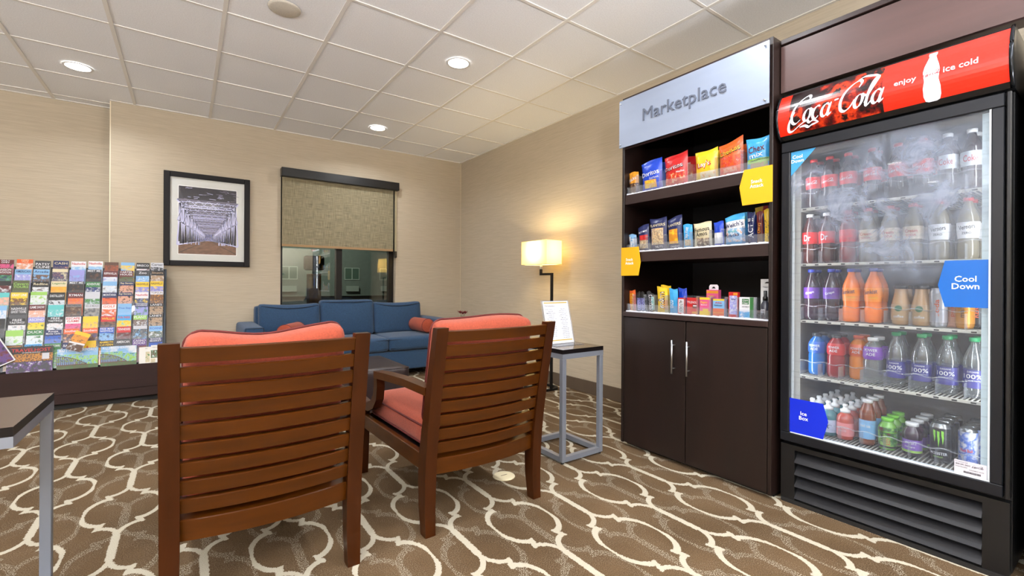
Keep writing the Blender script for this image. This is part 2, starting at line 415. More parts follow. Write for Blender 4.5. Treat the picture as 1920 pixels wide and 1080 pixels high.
# ------------------------------------------------------------------ room shell
XR, YB, YJ, XJ = 3.20, 5.765, 6.03, -.603
XL, YF = -6.6, -3.0
struct('floor', MB().box((XL-.1, YF-.1, -.1), (XR+.1, YJ+.1, 0)), carpet())
ceil = struct('ceiling', MB().box((XL-.1, YF-.1, CEIL+.02), (XR+.1, YJ+.1, CEIL+.1)), mat('plenum', (150, 145, 140), .9))
T = .6096
tile_m = mat('mineral_tile', (240, 241, 244), .92, noise=(140, .07, (1, 1, 1)), bump=(330, .5, (1, 1, 1)))
grid_m = mat('ceiling_grid_paint', (226, 222, 216), .6)
GX, GY = -1.0303, 5.2706
xs = [GX+i*T for i in range(-9, 7)]; ys = [GY+T-j*T for j in range(0, 15)]
gb = MB()
for x in xs: gb.box((x-.012, YF, CEIL-.002), (x+.012, YJ, CEIL+.02))
for y in ys:
    if y < YJ: gb.box((XL, y-.0095, CEIL-.0015), (XR, y+.0095, CEIL+.02))
gb.box((XR-.022, YF, CEIL-.003), (XR, YB, CEIL+.02)); gb.box((XJ, YB-.02, CEIL-.003), (XR, YB, CEIL+.02)); gb.box((XL, YJ-.02, CEIL-.003), (XJ, YJ, CEIL+.02))
obj('ceiling_grid', gb, grid_m, ceil)
tm = {}
far = MB(); ex = [XL+.0] + xs + [XR-.012]; ey = sorted([YF] + [y for y in ys if y < YJ] + [YJ])
def tile_mb(x0, x1, y0, y1, z): return MB().box((x0, y0, z), (x1, y1, CEIL+.016))
for a in range(len(ex)-1):
    for b in range(len(ey)-1):
        x0, x1, y0, y1 = ex[a]+.0125, ex[a+1]-.0125, ey[b]+.010, ey[b+1]-.010
        if x1-x0 < .02 or y1-y0 < .02: continue
        if y1 > YB and x1 > XJ: y1 = YB-.02 if x0 > XJ-.3 else y1
        if y1-y0 < .02: continue
        if x0 < -2.6 or y1 < .3: far.box((x0, y0, CEIL+.004), (x1, y1, CEIL+.016)); continue
        dz = random.uniform(.001, .005); w, d = round(x1-x0, 3), round(y1-y0, 3)
        if (w, d) not in tm: tm[(w, d)] = MB().box((-w/2, -d/2, 0), (w/2, d/2, .012)).mesh('ceiling_tile', [tile_m])
        o = obj('ceiling_tile', tm[(w, d)], tile_m, ceil); o.location = ((x0+x1)/2, (y0+y1)/2, CEIL+dz)
fo = obj('ceiling_tile', far, tile_m, ceil); fo['kind'] = 'stuff'
# walls
WX0, WX1, WZ0, WZ1 = .868, 2.232, .72, 2.33     # window opening
struct('wall_right', MB().box((XR, YF, 0), (XR+.12, YB+.2, CEIL+.02)), WALL)
wb = MB(); wb.box((XJ, YB, 0), (WX0, YB+.2, CEIL+.02)).box((WX1, YB, 0), (XR, YB+.2, CEIL+.02)).box((WX0, YB, 0), (WX1, YB+.2, WZ0)).box((WX0, YB, WZ1), (WX1, YB+.2, CEIL+.02))
struct('wall_back', wb, WALL)
struct('wall_alcove', MB().box((XL, YJ, 0), (XJ, YJ+.12, CEIL+.02)), WALL)
struct('wall_left', MB().box((XL-.12, YF, 0), (XL, YJ, CEIL+.02)), WALL)
struct('wall_front', MB().box((XL, YF-.12, 0), (XR, YF, CEIL+.02)), WALL)
bbm = mat('baseboard_vinyl', (88, 74, 60), .5, noise=(6, .08, (1, 1, 1)))
struct('baseboard_right', MB().rbox((XR-.012, 2.2, 0), (XR-.0005, YB-.001, .125), .003), bbm)
struct('baseboard_back', MB().rbox((XJ, YB-.012, 0), (XR-.013, YB-.0005, .125), .003), bbm)
struct('baseboard_left', MB().rbox((XL, YJ-.012, 0), (XJ-.001, YJ-.0005, .125), .003), bbm)
struct('trim_1', MB().box((XJ-.002, YB-.003, .125), (XJ+.006, YB-.0005, CEIL-.004)), mat('corner_bead', (226, 212, 184), .5))
struct('trim_2', MB().box((XR-.006, YB-.006, .125), (XR-.0005, YB-.0005, CEIL-.004)), mat('corner_caulk', (200, 186, 156), .5))

# ------------------------------------------------------------------ window, blind and what is outside
wf = mat('window_bronze', (22, 20, 20), .35, .4)
win = MB()
yy0, yy1 = YB+.06, YB+.12
win.box((WX0, yy0, WZ0), (WX0+.028, yy1, WZ1)).box((WX1-.075, yy0, WZ0), (WX1-.012, yy1, WZ1)).box((1.492, yy0-.01, WZ0), (1.562, yy1, WZ1)).box((WX0, yy0, WZ0), (WX1, yy1, WZ0+.05)).box((WX0, yy0, WZ1-.05), (WX1, yy1, WZ1))
w1 = struct('window_1', win, wf)
glass_m = clear('window_glass', (228, 232, 228), .20, .0, 0)
obj('pane', MB().box((WX0+.028, YB+.088, WZ0+.05), (1.492, YB+.094, WZ1-.05)), glass_m, w1)
obj('pane', MB().box((1.562, YB+.088, WZ0+.05), (WX1-.075, YB+.094, WZ1-.05)), glass_m, w1)
obj('sill', MB().rbox((WX0, YB-.0, WZ0-.001), (WX1, YB+.06, WZ0+.02), .003), mat('sill_stone', (200, 188, 166), .4), w1)
t = thing('roller_blind', 'brown woven roller blind half lowered under a black valance box', 'blind', (1.55, YB, 1.48))
o = obj('valance', MB().rbox((-.69, -.10, .785), (.69, -.004, .885), .004), black_plastic, t)
fab = bpy.data.materials.new('blind_fabric'); fab.use_nodes = True; nt = fab.node_tree; bb0 = nt.nodes['Principled BSDF']; bb0.inputs['Roughness'].default_value = .9
X.nt = nt; tcb = nt.nodes.new('ShaderNodeTexCoord'); parts_ = []
for st in ((9, 1, 170), (170, 1, 9)):
    mpb = nt.nodes.new('ShaderNodeMapping'); mpb.inputs['Scale'].default_value = st; nb = nt.nodes.new('ShaderNodeTexNoise'); nb.inputs['Scale'].default_value = 1.0; nb.inputs['Detail'].default_value = 3
    nt.links.new(tcb.outputs['Object'], mpb.inputs[0]); nt.links.new(mpb.outputs[0], nb.inputs['Vector']); parts_.append(X(nb.outputs[0]))
crb = nt.nodes.new('ShaderNodeValToRGB'); crb.color_ramp.elements[0].position = .33; crb.color_ramp.elements[1].position = .67
crb.color_ramp.elements[0].color = lin((96, 88, 68)); crb.color_ramp.elements[1].color = lin((154, 144, 116))
nt.links.new(((parts_[0]+parts_[1])*.5).v, crb.inputs[0]); nt.links.new(crb.outputs[0], bb0.inputs['Base Color'])
o = obj('fabric', MB().box((-.675, -.036, .0), (.632, -.033, .80)), fab, t)
obj('hem_bar', MB().rbox((-.675, -.04, -.004), (.632, -.030, .024), .002), mat('blind_hem', (152, 122, 86), .8), t)
obj('side_channel', MB().box((.655, -.03, .0), (.68, -.002, .80)), mat('channel_beige', (168, 156, 124), .6), t)
obj('chain', MB().tube([(.642, -.045, .80), (.645, -.046, .35), (.640, -.045, -.01)], .004, 6), black_plastic, t)
obj('chain_holder', MB().rbox((.655, -.04, -.085), (.682, -.002, -.001), .003), black_plastic, t)

bd = thing('apartment_block', 'dim grey-green building seen through the window at night', 'building', (0, 38, 0))
facade = mat('facade_render', (96, 106, 98), .9, noise=(3, .08, (1, 1, 1)))
obj('facade', MB().box((-14, 0, 0), (26, .6, 14)), facade, bd)
whs = mat('facade_window_frame', (150, 162, 150), .7); dkg = mat('dark_pane', (72, 92, 80), .3); acm = mat('ac_unit_grille', (128, 138, 128), .8)
wfm = MB().box((-.75, -.06, 0), (.75, -.02, .06)).box((-.75, -.06, 1.04), (.75, -.02, 1.1)).box((-.75, -.06, 0), (-.69, -.02, 1.1)).box((.69, -.06, 0), (.75, -.02, 1.1)).box((-.04, -.06, 0), (.04, -.02, 1.1)).mesh('window', [whs])
wpm = MB().box((-.69, -.03, .06), (.69, -.01, 1.04)).mesh('pane', [dkg]); acme = MB().rbox((-.5, -.3, -.95), (.5, -.01, -.5), .02).mesh('air_conditioner', [acm])
for zz in (1.3, 4.9):
    for xx in (1.2, 6.3, 11.0, 13.9):
        o = obj('window', wfm, whs, bd); o.location = (xx, 0, zz); o.scale = (.8, 1, .9)
        p = obj('pane', wpm, dkg, o)
        a = obj('air_conditioner', acme, acm, bd); a.location = (xx, 0, zz)
struct('ground_outside', MB().box((-30, YJ+.3, -.35), (40, 60, -.25)), mat('asphalt_night', (50, 52, 48), .9))
t = thing('made_up_post', 'made-up dark rounded box on an amber post outside the window', 'post', (1.83, 8.6, -.25))  # made-up post and box for an unclear mirrored shape in the pane
obj('post', MB().rbox((-.10, -.10, 0), (.10, .10, 1.47), .01), mat('amber_post', (170, 110, 30), .6, noise=(12, .3, (1, 1, .4))), t)
obj('box_head', MB().rbox((-.17, -.06, 1.53), (.17, .06, 1.79), .045, seg=3), mat('dark_box', (40, 34, 36), .5), t)
obj('bracket', MB().tube([(0, 0, 1.472), (0, 0, 1.528)], .03), mat('bracket_grey', (110, 115, 112), .5), t)

# ------------------------------------------------------------------ ceiling fittings
for i, (x, y) in enumerate(LIGHTS):
    names = ['round recessed ceiling light glowing above the brochure rack', 'round recessed ceiling light glowing over the right armchair, nearest in view', 'round recessed ceiling light glowing in front of the window',
             'round recessed ceiling light out of frame above the left armchair', 'round recessed ceiling light out of frame before the snack cabinet', 'round recessed ceiling light out of frame above the left side table',
             'round recessed ceiling light far left of the brochure rack', 'round recessed ceiling light out of frame at far left', 'round recessed ceiling light out of frame beside the left wall', 'round recessed ceiling light out of frame between rack and left wall']
    t = thing('ceiling_light', names[i], 'light', (x, y, CEIL-.004), group='recessed ceiling lights')
    obj('trim_ring', MB().lathe([(.078, -.001), (.095, -.001), (.096, .0), (.095, .002), (.078, .002)], n=32, cap=False), white_pl, t)
    obj('lens', MB().lathe([(0, -.003), (.06, -.003), (.078, -.001)], n=32, cap=False), mat('lit_lens', (255, 250, 240), .5, emit=9), t)
for i, (x, y) in enumerate(FILL_PANELS):
    t = thing('fill_panel', ['added ceiling fill panel just behind the viewer', 'added ceiling fill panel behind and left of the viewer', 'added ceiling fill panel far left behind the viewer', 'added ceiling fill panel behind the drinks cooler end'][i], 'light', (x, y, CEIL-.004), group='added fill panels behind the viewer')
    obj('panel_frame', MB().rbox((-.30, -.60, -.006), (.30, .60, -.001), .002), white_pl, t)
    obj('diffuser', MB().box((-.28, -.58, -.008), (.28, .58, -.0062)), mat('fill_panel_lit', (255, 250, 242), .5, emit=3), t)
for i, (x, y) in enumerate(FILL_UPLIGHTS):
    t = thing('fill_torchiere', ['added fill uplighter behind the viewer, near the cooler end', 'added fill uplighter straight behind the viewer', 'added fill uplighter behind and far left of the viewer', 'added fill uplighter beside the far left wall'][i], 'lamp', (x, y, 0), group='added fill uplighters out of view')
    obj('base', MB().lathe([(.15, 0), (.15, .015), (.02, .03)], n=28), black_metal, t)
    obj('pole', MB().lathe([(.014, .03), (.014, 1.20)], n=14), black_metal, t)
    obj('bowl', MB().lathe([(.02, 1.20), (.15, 1.225), (.235, 1.30), (.24, 1.305), (.232, 1.303), (.14, 1.24), (.0, 1.225)], n=32, cap=False), steel, t)
t = thing('ceiling_speaker', 'round beige perforated speaker grille in the ceiling tile', 'speaker', (.492, 3.17, CEIL-.002))
obj('grille', MB().lathe([(0, -.008), (.08, -.007), (.093, -.003), (.095, .002)], n=36, cap=False), mat('speaker_grille', (196, 190, 178), .7, noise=(500, .25, (1, 1, 1))), t)
t = thing('floor_outlet', 'round cream floor outlet cover on the carpet behind the right chair', 'outlet', (1.433, 2.076, 0))
obj('cover', MB().lathe([(.062, 0), (.060, .004), (.05, .006), (0, .0065)], n=32), mat('outlet_cream', (226, 214, 180), .45), t)
obj('latch', MB().box((-.02, -.002, .0066), (.02, .002, .0075)), mat('latch_brown', (120, 100, 70), .5), t)

# ------------------------------------------------------------------ armchairs
def make_chair(name, label, w, prof):
    t = thing(name, label, 'chair'); h = w/2
    def yb(z):   # rear post centre line
        if z < .28: return -.02*(1-z/.28)*0 
        return -.115*((z-.28)/.60)**1.15
    zs = [0, .12, .25, .34, .45, .6, .75, .885]
    for sx in (-1, 1):
        pts = [(sx*h, yb(z) - (.012 if z == 0 else 0), z) for z in zs]
        mb = MB(); i = 0
        secs = [(.046, .048), (.05, .06), (.052, .068), (.052, .066), (.052, .058), (.052, .05), (.052, .045), (.052, .040)]
        for k, (x, y, z) in enumerate(pts):
            a, b = secs[k]
            mb.v += [(x-a/2, y-b/2, z), (x+a/2, y-b/2, z), (x+a/2, y+b/2, z), (x-a/2, y+b/2, z)]
        for k in range(len(pts)-1):
            for j in range(4):
                mb.f.append((4*k+j, 4*k+(j+1) % 4, 4*k+4+(j+1) % 4, 4*k+4+j)); mb.m.append(0); mb.s.append(False)
        mb.f += [(3, 2, 1, 0), tuple(4*(len(pts)-1)+j for j in range(4))]; mb.m += [0, 0]; mb.s += [False, False]
        obj('back_post', mb, cherry_v, t)
    def bow(z0, z1, th, dep, ymid, mt, nme):
        mb = MB(); n = 14; i = 0
        for k in range(n+1):
            u = -1+2*k/n; x = u*(h-.024); y = ymid - dep*(1-u*u)
            dy = yb(z1)-yb(z0); mb.v += [(x, y-th/2, z0), (x, y+th/2, z0), (x, y+th/2+dy, z1), (x, y-th/2+dy+.004, z1), (x, y-th/2+dy, z1-.003)]
        for k in range(n):
            for j in range(5):
                mb.f.append((5*k+j, 5*k+5+j, 5*k+5+(j+1) % 5, 5*k+(j+1) % 5)); mb.m.append(0); mb.s.append(False)
        mb.f += [(0, 1, 2, 3, 4), (5*n+4, 5*n+3, 5*n+2, 5*n+1, 5*n)]; mb.m += [0, 0]; mb.s += [False, False]
        return obj(nme, mb, mt, t)
    for k in range(9):
        zt = .872 - k*.0605; z0 = zt-.0465
        bow(z0, zt, .026, .030, yb(z0)-.004, cherry, 'slat')
    bow(.250, .318, .058, .034, .014, cherry, 'rear_rail')
    for sx in (-1, 1):
        # front leg, tapered and slightly splayed
        mb = MB(); ss = [(0, .79, .036), (.15, .782, .044), (.33, .775, .052), (.40, .772, .05)]
        for z, y, a in ss: mb.v += [(sx*h-.022, y-a/2, z), (sx*h+.022, y-a/2, z), (sx*h+.022, y+a/2, z), (sx*h-.022, y+a/2, z)]
        for k in range(len(ss)-1):
            for j in range(4): mb.f.append((4*k+j, 4*k+(j+1) % 4, 4*k+4+(j+1) % 4, 4*k+4+j)); mb.m.append(0); mb.s.append(False)
        mb.f += [(3, 2, 1, 0), (12, 13, 14, 15)]; mb.m += [0, 0]; mb.s += [False, False]
        obj('front_leg', mb, cherry_v, t)
        obj('side_rail', MB().rbox((sx*h-.014, .035, .262), (sx*h+.014, .755, .335), .003), cherry, t)
        ax = sx*(h+.002)
        pts = [(ax, -.03, .612), (ax, .2, .612), (ax, .42, .600), (ax, .565, .588)]
        obj('armrest', MB().tube(pts, 0, rect=[(.05, .034), (.052, .034), (.054, .036), (.05, .036)]), cherry, t)
        pts = [(ax, .552, .590), (ax, .548, .53), (ax, .560, .47), (ax, .60, .425), (ax, .665, .398), (ax, .73, .392), (ax, .795, .402)]
        obj('arm_support', MB().tube(pts, 0, rect=[(.042, .04), (.042, .044), (.042, .048), (.042, .048), (.042, .046), (.042, .044), (.042, .04)]), cherry_v, t)
    obj('front_rail', MB().rbox((-h+.022, .755, .262), (h-.022, .778, .335), .003), cherry, t)
    obj('seat_deck', MB().rbox((-h+.015, .03, .300), (h-.015, .75, .316), .002), black_plastic, t)
    hw = h-.032
    sc_ = obj('seat_cushion', MB().cushion((hw, .35, .068), .045, (0, .01, .022), (0, .425, .388)), coral, t)
    def ring(hx, hy, r, z, cy, dz=None, n=7):
        pts = []
        for (sx, sy, a0) in ((1, 1, 0), (-1, 1, 90), (-1, -1, 180), (1, -1, 270)):
            for k in range(n):
                a = math.radians(a0 + 90*k/(n-1)); pts.append((sx*(hx-r)+r*math.cos(a), cy+sy*(hy-r)+r*math.sin(a), z))
        return pts
    obj('piping', MB().tube(ring(hw+.001, .352, .05, .425, .425), .0045, 6, closed=True).tube(ring(hw+.001, .352, .05, .345, .425), .0045, 6, closed=True), coral_dark, sc_)
    # back cushion, leaning on the slats
    a = math.radians(11); ca, sa = math.cos(a), math.sin(a)
    def lean(P, off=0):
        x, y, z = P                      # local: y thickness, z height measured from base
        zz = z + .243
        top = (prof(x/hw)-.014)*max(0, min(1, zz/.486))**2
        return (x, .072 + y*ca - zz*sa + .022, .425 + (zz+top)*ca + y*sa)
    bc = obj('back_cushion', MB().cushion((hw, .058, .243), .042, (0, .018, 0), fn=lambda P, p: lean(P)), coral, t)
    for yy in (.028,):
        pts = []
        for (sx, sy, a0) in ((1, 1, 0), (-1, 1, 90), (-1, -1, 180), (1, -1, 270)):
            for k in range(7):
                an = math.radians(a0 + 15*k); r = .05
                pts.append((sx*(hw+.001-r)+r*math.cos(an), yy, sy*(.245-r)+r*math.sin(an)))
        dense = []
        for k in range(len(pts)):
            p, q = pts[k], pts[(k+1) % len(pts)]
            m_ = 8 if (Vector(q)-Vector(p)).length > .1 else 1
            for j in range(m_): dense.append(tuple(p[i]+(q[i]-p[i])*j/m_ for i in range(3)))
        obj('piping', MB().tube([lean(P) for P in dense], .0045, 6, closed=True), coral_dark, bc)
    return t
ch = make_chair('armchair', 'slatted cherry-wood armchair with coral cushions, the nearer left one', .558, lambda u: .006 + .022*max(0, u)**1.5 - .016*math.exp(-((u+.1)/.45)**2) + .006*math.exp(-((u+.8)/.3)**2))
ch.location = (.2385, 1.778, 0); ch.rotation_euler = (0, 0, math.radians(-.6)); ch['group'] = 'slatted armchairs'
ch2 = make_chair('armchair', 'slatted cherry-wood armchair with coral cushions, beside the menu table', .584, lambda u: .012 + .012*math.exp(-((u-.35)/.6)**2))
ch2.location = (1.128, 1.795, 0); ch2.rotation_euler = (0, 0, math.radians(1.6)); ch2['group'] = 'slatted armchairs'

# ------------------------------------------------------------------ side tables (C-shaped metal frames)
top_m = mat('dark_table_top', (62, 47, 40), .25, noise=(8, .12, (.3, 1, 1)), coat=.4)
edge_m = mat('black_edge', (14, 9, 10), .35, spec=.3)
def side_table(label, loc, w, d, h, rz=0):
    """legs stand on the local -y side, top and floor frame reach to +y"""
    t = thing('side_table', label, 'table', loc, rz); b = .03
    obj('table_top', MB().box((0, 0, h-.026), (w, d, h), 1, {'+z': 0}), [top_m, edge_m], t)
    for z0 in (0.012, h-.026-b):
        f = MB(); f.box((b, 0, z0), (w-b, b, z0+b)).box((b, d-b, z0), (w-b, d, z0+b)).box((0, 0 if z0 > .1 else b, z0), (b, d, z0+b)).box((w-b, 0 if z0 > .1 else b, z0), (w, d, z0+b))
        obj('floor_frame' if z0 < .1 else 'upper_frame', f, silver_paint, t)
    for x in (0, w-b): obj('leg', MB().rbox((x, 0, .012), (x+b, b, h-.027-b), .002), silver_paint, t)
    for x in (.015, w-.015):
        for y in (.015, d-.015): obj('foot_glide', MB().lathe([(.009, 0), (.011, .012)], (x, y, 0), 10), black_plastic, t)
    return t
side_table('dark-topped side table on a silver frame holding the menu sheet', (1.80, 2.005, 0), .34, .38, .677)
side_table('dark-topped side table on a silver frame at the lower left edge', (-.375, 2.22, 0), .50, .46, .677, PI)

t = thing('menu_stand', 'clear acrylic sign stand with a printed menu on the side table', 'sign', (1.975, 2.215, .677))
th = math.radians(14); cth, sth = math.cos(th), math.sin(th)
def leanm(x, z, off): return (x, z*sth - off*cth, z*cth + off*sth)
hold = MB()
hold.v += [leanm(-.118, 0, -.003), leanm(.118, 0, -.003), leanm(.118, .288, -.003), leanm(-.118, .288, -.003), leanm(-.118, 0, .003), leanm(.118, 0, .003), leanm(.118, .288, .003), leanm(-.118, .288, .003)]
for f in ((0, 1, 2, 3), (7, 6, 5, 4), (0, 4, 5, 1), (1, 5, 6, 2), (2, 6, 7, 3), (3, 7, 4, 0)): hold.f.append(f); hold.m.append(0); hold.s.append(False)
obj('acrylic_back', hold, clear('stand_acrylic', (245, 248, 255), .12, .04, .12), t)
obj('acrylic_foot', MB().rbox((-.118, -.09, .0), (.118, .012, .004), .001), acrylic, t)
sh = MB(); sh.quad(leanm(-.108, .006, .0036), leanm(.108, .006, .0036), leanm(.108, .282, .0036), leanm(-.108, .282, .0036))
sheet = obj('menu_sheet', sh, mat('menu_paper', (222, 226, 238), .5), t)
wm = lambda x, z, o: leanm(x, z, .0036+o)
for z0 in (.268, .022):
    q = MB().quad(wm(-.10, z0, .0004), wm(.10, z0, .0004), wm(.10, z0+.007, .0004), wm(-.10, z0+.007, .0004)); obj('gold_bar', q, mat('gold_print', (190, 160, 60), .5), sheet)
text('Marketplace', -.055, .250, .085, .014, mat('menu_brown', (90, 70, 60), .5), sheet, warp=wm, name='title')
L1 = ['Hershey / Snickers / Twix', 'Reese 2.00', 'M&M Peanut / Kit Kat', 'Candy Bar 2.00', 'Cookies 2.50', 'Chips / Doritos / Lays', 'Pretzels 2.00', 'Crackers 1.50', 'Popcorn 2.50', 'Fruit Snacks 2.00', 'Noodle Bowl 4.00', 'Frozen Dinner 5.00', 'Ice Cream 3.50', 'Sandwich 4.50', 'Burrito 3.00']
L2 = ['Water 2.00', 'Sport Drink 2.75', 'Bottled Juice 16 oz', 'Iced Tea 2.50', 'Energy Can / Small', 'Milk 2.00', 'Coffee Drink Glass', 'Juice 2.00', 'Soda 20 oz 2.50', 'Tylenol 2.00', 'Advil 3.00', 'Alka Seltzer 2.50', 'Toothbrush 3.00', 'Dental Kit 2.50', 'Shave Cream 3.00', 'Eye Drops 4.00', 'Lint Roll 2.50']
mi = mat('menu_ink', (60, 60, 70), .5)
for i, s in enumerate(L1): text(s, -.052, .228-i*.0125, .004*len(s)*.95, .0062, mi, sheet, warp=wm, name='menu_line')
for i, s in enumerate(L2): text(s, .052, .230-i*.0118, .004*len(s)*.95, .0060, mi, sheet, warp=wm, name='menu_line')

# ------------------------------------------------------------------ ottoman
t = thing('ottoman', 'dark brown leather cube ottoman between the armchairs and the sofa', 'ottoman', (1.075, 3.63, 0))
obj('body', MB().cushion((.325, .325, .185), .03, (0, 0, .004), (0, 0, .245)), leather, t)
sq = [(.318, .318), (-.318, .318), (-.318, -.318), (.318, -.318)]
obj('seam', MB().tube([(x, y, .418) for x, y in sq], .004, 6, closed=True), leather, t)
for x, y in sq: obj('foot', MB().lathe([(.018, 0), (.024, .062)], (x*.85, y*.85, 0), 12), black_plastic, t)

# ------------------------------------------------------------------ sofa
t = thing('sofa', 'blue upholstered three-seat sofa under the window', 'sofa', (1.515, 4.86, 0))
W2 = 1.085; iw = .906
obj('base', MB().rbox((-iw, .03, .09), (iw, .80, .30), .015, seg=2), blue_cloth, t)
obj('back_frame', MB().cushion((iw+.02, .09, .26), .04, (0, 0, 0), (0, .73, .555)), blue_cloth, t)
for sx in (-1, 1):
    a = obj('arm', MB().cushion((.09, .42, .275), .035, (.004, 0, .004), (sx*(iw+.091), .42, .365)), blue_cloth, t)
    pts = []
    for k in range(5): pts.append((sx*(iw+.091)-.083, .006, .09+.115*k))
    pts += [(sx*(iw+.091)-.075, .003, .632), (sx*(iw+.091)+.075, .003, .632)]
    for k in range(5): pts.append((sx*(iw+.091)+.083, .006, .55-.115*k))
    obj('piping', MB().tube(pts, .004, 6), blue_dark, a)
for k, x in enumerate((-.604, 0, .604)):
    c_ = obj('seat_cushion', MB().cushion((.300, .325, .075), .035, (0, .01, .016), (x, .325, .385)), blue_cloth, t)
    rr_ = [(x+sx*.298, .325+sy*.325, z) for z in (.43,) for sx, sy in ((-1, -1), (1, -1), (1, 1), (-1, 1))]
    obj('piping', MB().tube([(x-.285, .002, .435), (x+.285, .002, .435), (x+.298, .02, .435), (x+.298, .5, .435), (x-.298, .5, .435), (x-.298, .02, .435)], .0045, 6, closed=True)
        .tube([(x-.285, .002, .34), (x+.285, .002, .34)], .0045, 6), blue_dark, c_)
    hz = .205 if k == 1 else .19
    def fnb(P, p, x=x, hz=hz, k=k):
        y, z = P.y, P.z; sag = (.018 if k != 1 else .003)*(1-p.x**2)*max(0, p.z)
        return (P.x, y - (z)*(-.12) - .0, z - sag)
    b_ = obj('back_cushion', MB().cushion((.300, .07, hz), .04, (0, .03, 0), (x, .565, .46+hz), fn=fnb), blue_cloth, t)
    top = []
    for q in range(13):
        u = -1+2*q/12; zl = hz-.010-(.018+.012 if k != 1 else .003)*(1-u*u)
        top.append((x+u*.275, .565-.058+zl*.12-.006-.022*(1-u*u), .46+hz+zl-.014))
    e = [(x+.292, .565-.045+z*.12, .46+hz+z) for z in (hz*.5, 0, -hz*.5, -hz*.85)]; e0 = [(2*x-p[0], p[1], p[2]) for p in reversed(e)]
    obj('piping', MB().tube(e0+top+e, .0045, 6), blue_dark, b_)
for x, y in ((-1.0, .06), (1.0, .06), (-1.0, .78), (1.0, .78)): obj('leg', MB().box((x-.025, y-.025, 0), (x+.025, y+.025, .091)), espresso, t)
def bolster(label, loc, L, r, rz):
    t = thing('bolster', label, 'cushion', loc, rz, 'coral bolsters on the sofa')
    prof = [(0, -.004)] + [(r*.8, -.002), (r*.97, .004), (r, .012)] + [(r*1.02, L*.5)] + [(r, L-.012), (r*.97, L-.004), (r*.8, L+.002), (0, L+.004)]
    obj('body', MB().lathe(prof, n=24, axis='y', cap=False), coral, t)
    for q in (.008, L-.008):
        obj('piping', MB().tube([(r*math.cos(a)*1.0, q, r*math.sin(a)) for a in [2*PI*k/24 for k in range(24)]], .004, 6, closed=True), coral_dark, t)
bolster('coral bolster lying aslant at the left end of the blue sofa', (.79, 4.98, .565), .36, .080, math.radians(-30))
bolster('coral bolster lying along the right arm of the blue sofa', (2.33, 4.97, .563), .36, .080, math.radians(3))

# ------------------------------------------------------------------ end table with flowers
t = thing('end_table', 'small dark end table beyond the sofa with red flowers', 'table', (2.90, 5.12, 0))
obj('table_top', MB().rbox((-.2, -.2, .48), (.2, .2, .51), .004), espresso, t)
for x in (-.17, .17):
    for y in (-.17, .17): obj('leg', MB().box((x-.018, y-.018, 0), (x+.018, y+.018, .4795)), espresso, t)
t = thing('flower_vase', 'small glass vase of dark red flowers behind the right armchair', 'vase', (2.86, 5.10, .511))
obj('glass', MB().lathe([(.025, 0), (.032, .03), (.03, .07), (.02, .105), (.022, .12)], n=16), clear('vase_glass', (225, 235, 215), .15, .03, .15), t)
obj('stems', MB().tube([(0, 0, .02), (-.02, 0, .16)], .003, 5).tube([(0, 0, .02), (.03, .0, .16)], .003, 5).tube([(0, 0, .02), (.0, -.01, .14)], .003, 5), mat('stem_green', (90, 110, 50), .6), t)
petal = mat('petal_red', (120, 14, 24), .6)
for j, (fx, fz, sc_) in enumerate(((-.028, .178, 1), (.045, .172, .95), (.008, .168, .8))):
    mb = MB()
    for k in range(13):
        a = 2*PI*k/13; b_ = .25+.55*(k % 3)/2; L = .05*sc_*(.8+.4*random.random())
        d = Vector((math.cos(a)*math.cos(b_), math.sin(a)*math.cos(b_), math.sin(b_))); s_ = d.cross(Vector((0, 0, 1))).normalized()*.009
        c0 = Vector((fx, 0, fz)); mb.quad(c0-s_*.4, c0+d*L*.5-s_, c0+d*L, c0+d*L*.5+s_); mb.quad(c0+s_*.4+d.cross(s_).normalized()*.003, c0+d*L*.5+s_, c0+d*L, c0+d*L*.5-s_)
    mb.lathe([(0, -.008), (.011, 0), (0, .01)], (fx, 0, fz), 8)
    obj('blossom', mb, petal, t)

# ------------------------------------------------------------------ floor lamp
t = thing('floor_lamp', 'lit floor lamp with a cream rectangular shade and black stem by the wall', 'lamp', (2.957, 3.635, 0))
ring = []
for k in range(28):
    a = 2*PI*k/28; ring.append((.12*math.copysign(abs(math.cos(a))**.6, math.cos(a)), .17*math.copysign(abs(math.sin(a))**.6, math.sin(a)), .012))
obj('base_ring', MB().tube(ring, 0, rect=(.03, .022), closed=True), black_metal, t)
obj('stem', MB().box((-.011, -.182, .02), (.011, -.160, 1.175)).box((-.011, -.160, 1.152), (.011, .011, 1.175)).box((-.011, -.011, 1.175), (.011, .011, 1.215)), black_metal, t)
obj('socket', MB().lathe([(.012, 1.215), (.016, 1.222), (.011, 1.232), (.017, 1.240), (.012, 1.25), (.012, 1.285)], n=16), steel, t)
shade_m = bpy.data.materials.new('lamp_shade_cloth'); shade_m.use_nodes = True; nt = shade_m.node_tree; nt.nodes.clear()
so = nt.nodes.new('ShaderNodeOutputMaterial'); d1 = nt.nodes.new('ShaderNodeBsdfDiffuse'); d1.inputs[0].default_value = lin((205, 196, 160)); t1 = nt.nodes.new('ShaderNodeBsdfTranslucent'); t1.inputs[0].default_value = lin((222, 200, 140))
mx = nt.nodes.new('ShaderNodeMixShader'); mx.inputs[0].default_value = .55; nt.links.new(d1.outputs[0], mx.inputs[1]); nt.links.new(t1.outputs[0], mx.inputs[2]); nt.links.new(mx.outputs[0], so.inputs[0])
sx, sy, z0, z1 = .098, .205, 1.262, 1.502
sb = MB()
for a, b in (((-sx, -sy), (sx, -sy)), ((sx, -sy), (sx, sy)), ((sx, sy), (-sx, sy)), ((-sx, sy), (-sx, -sy))): sb.quad((a[0], a[1], z0), (b[0], b[1], z0), (b[0], b[1], z1), (a[0], a[1], z1))
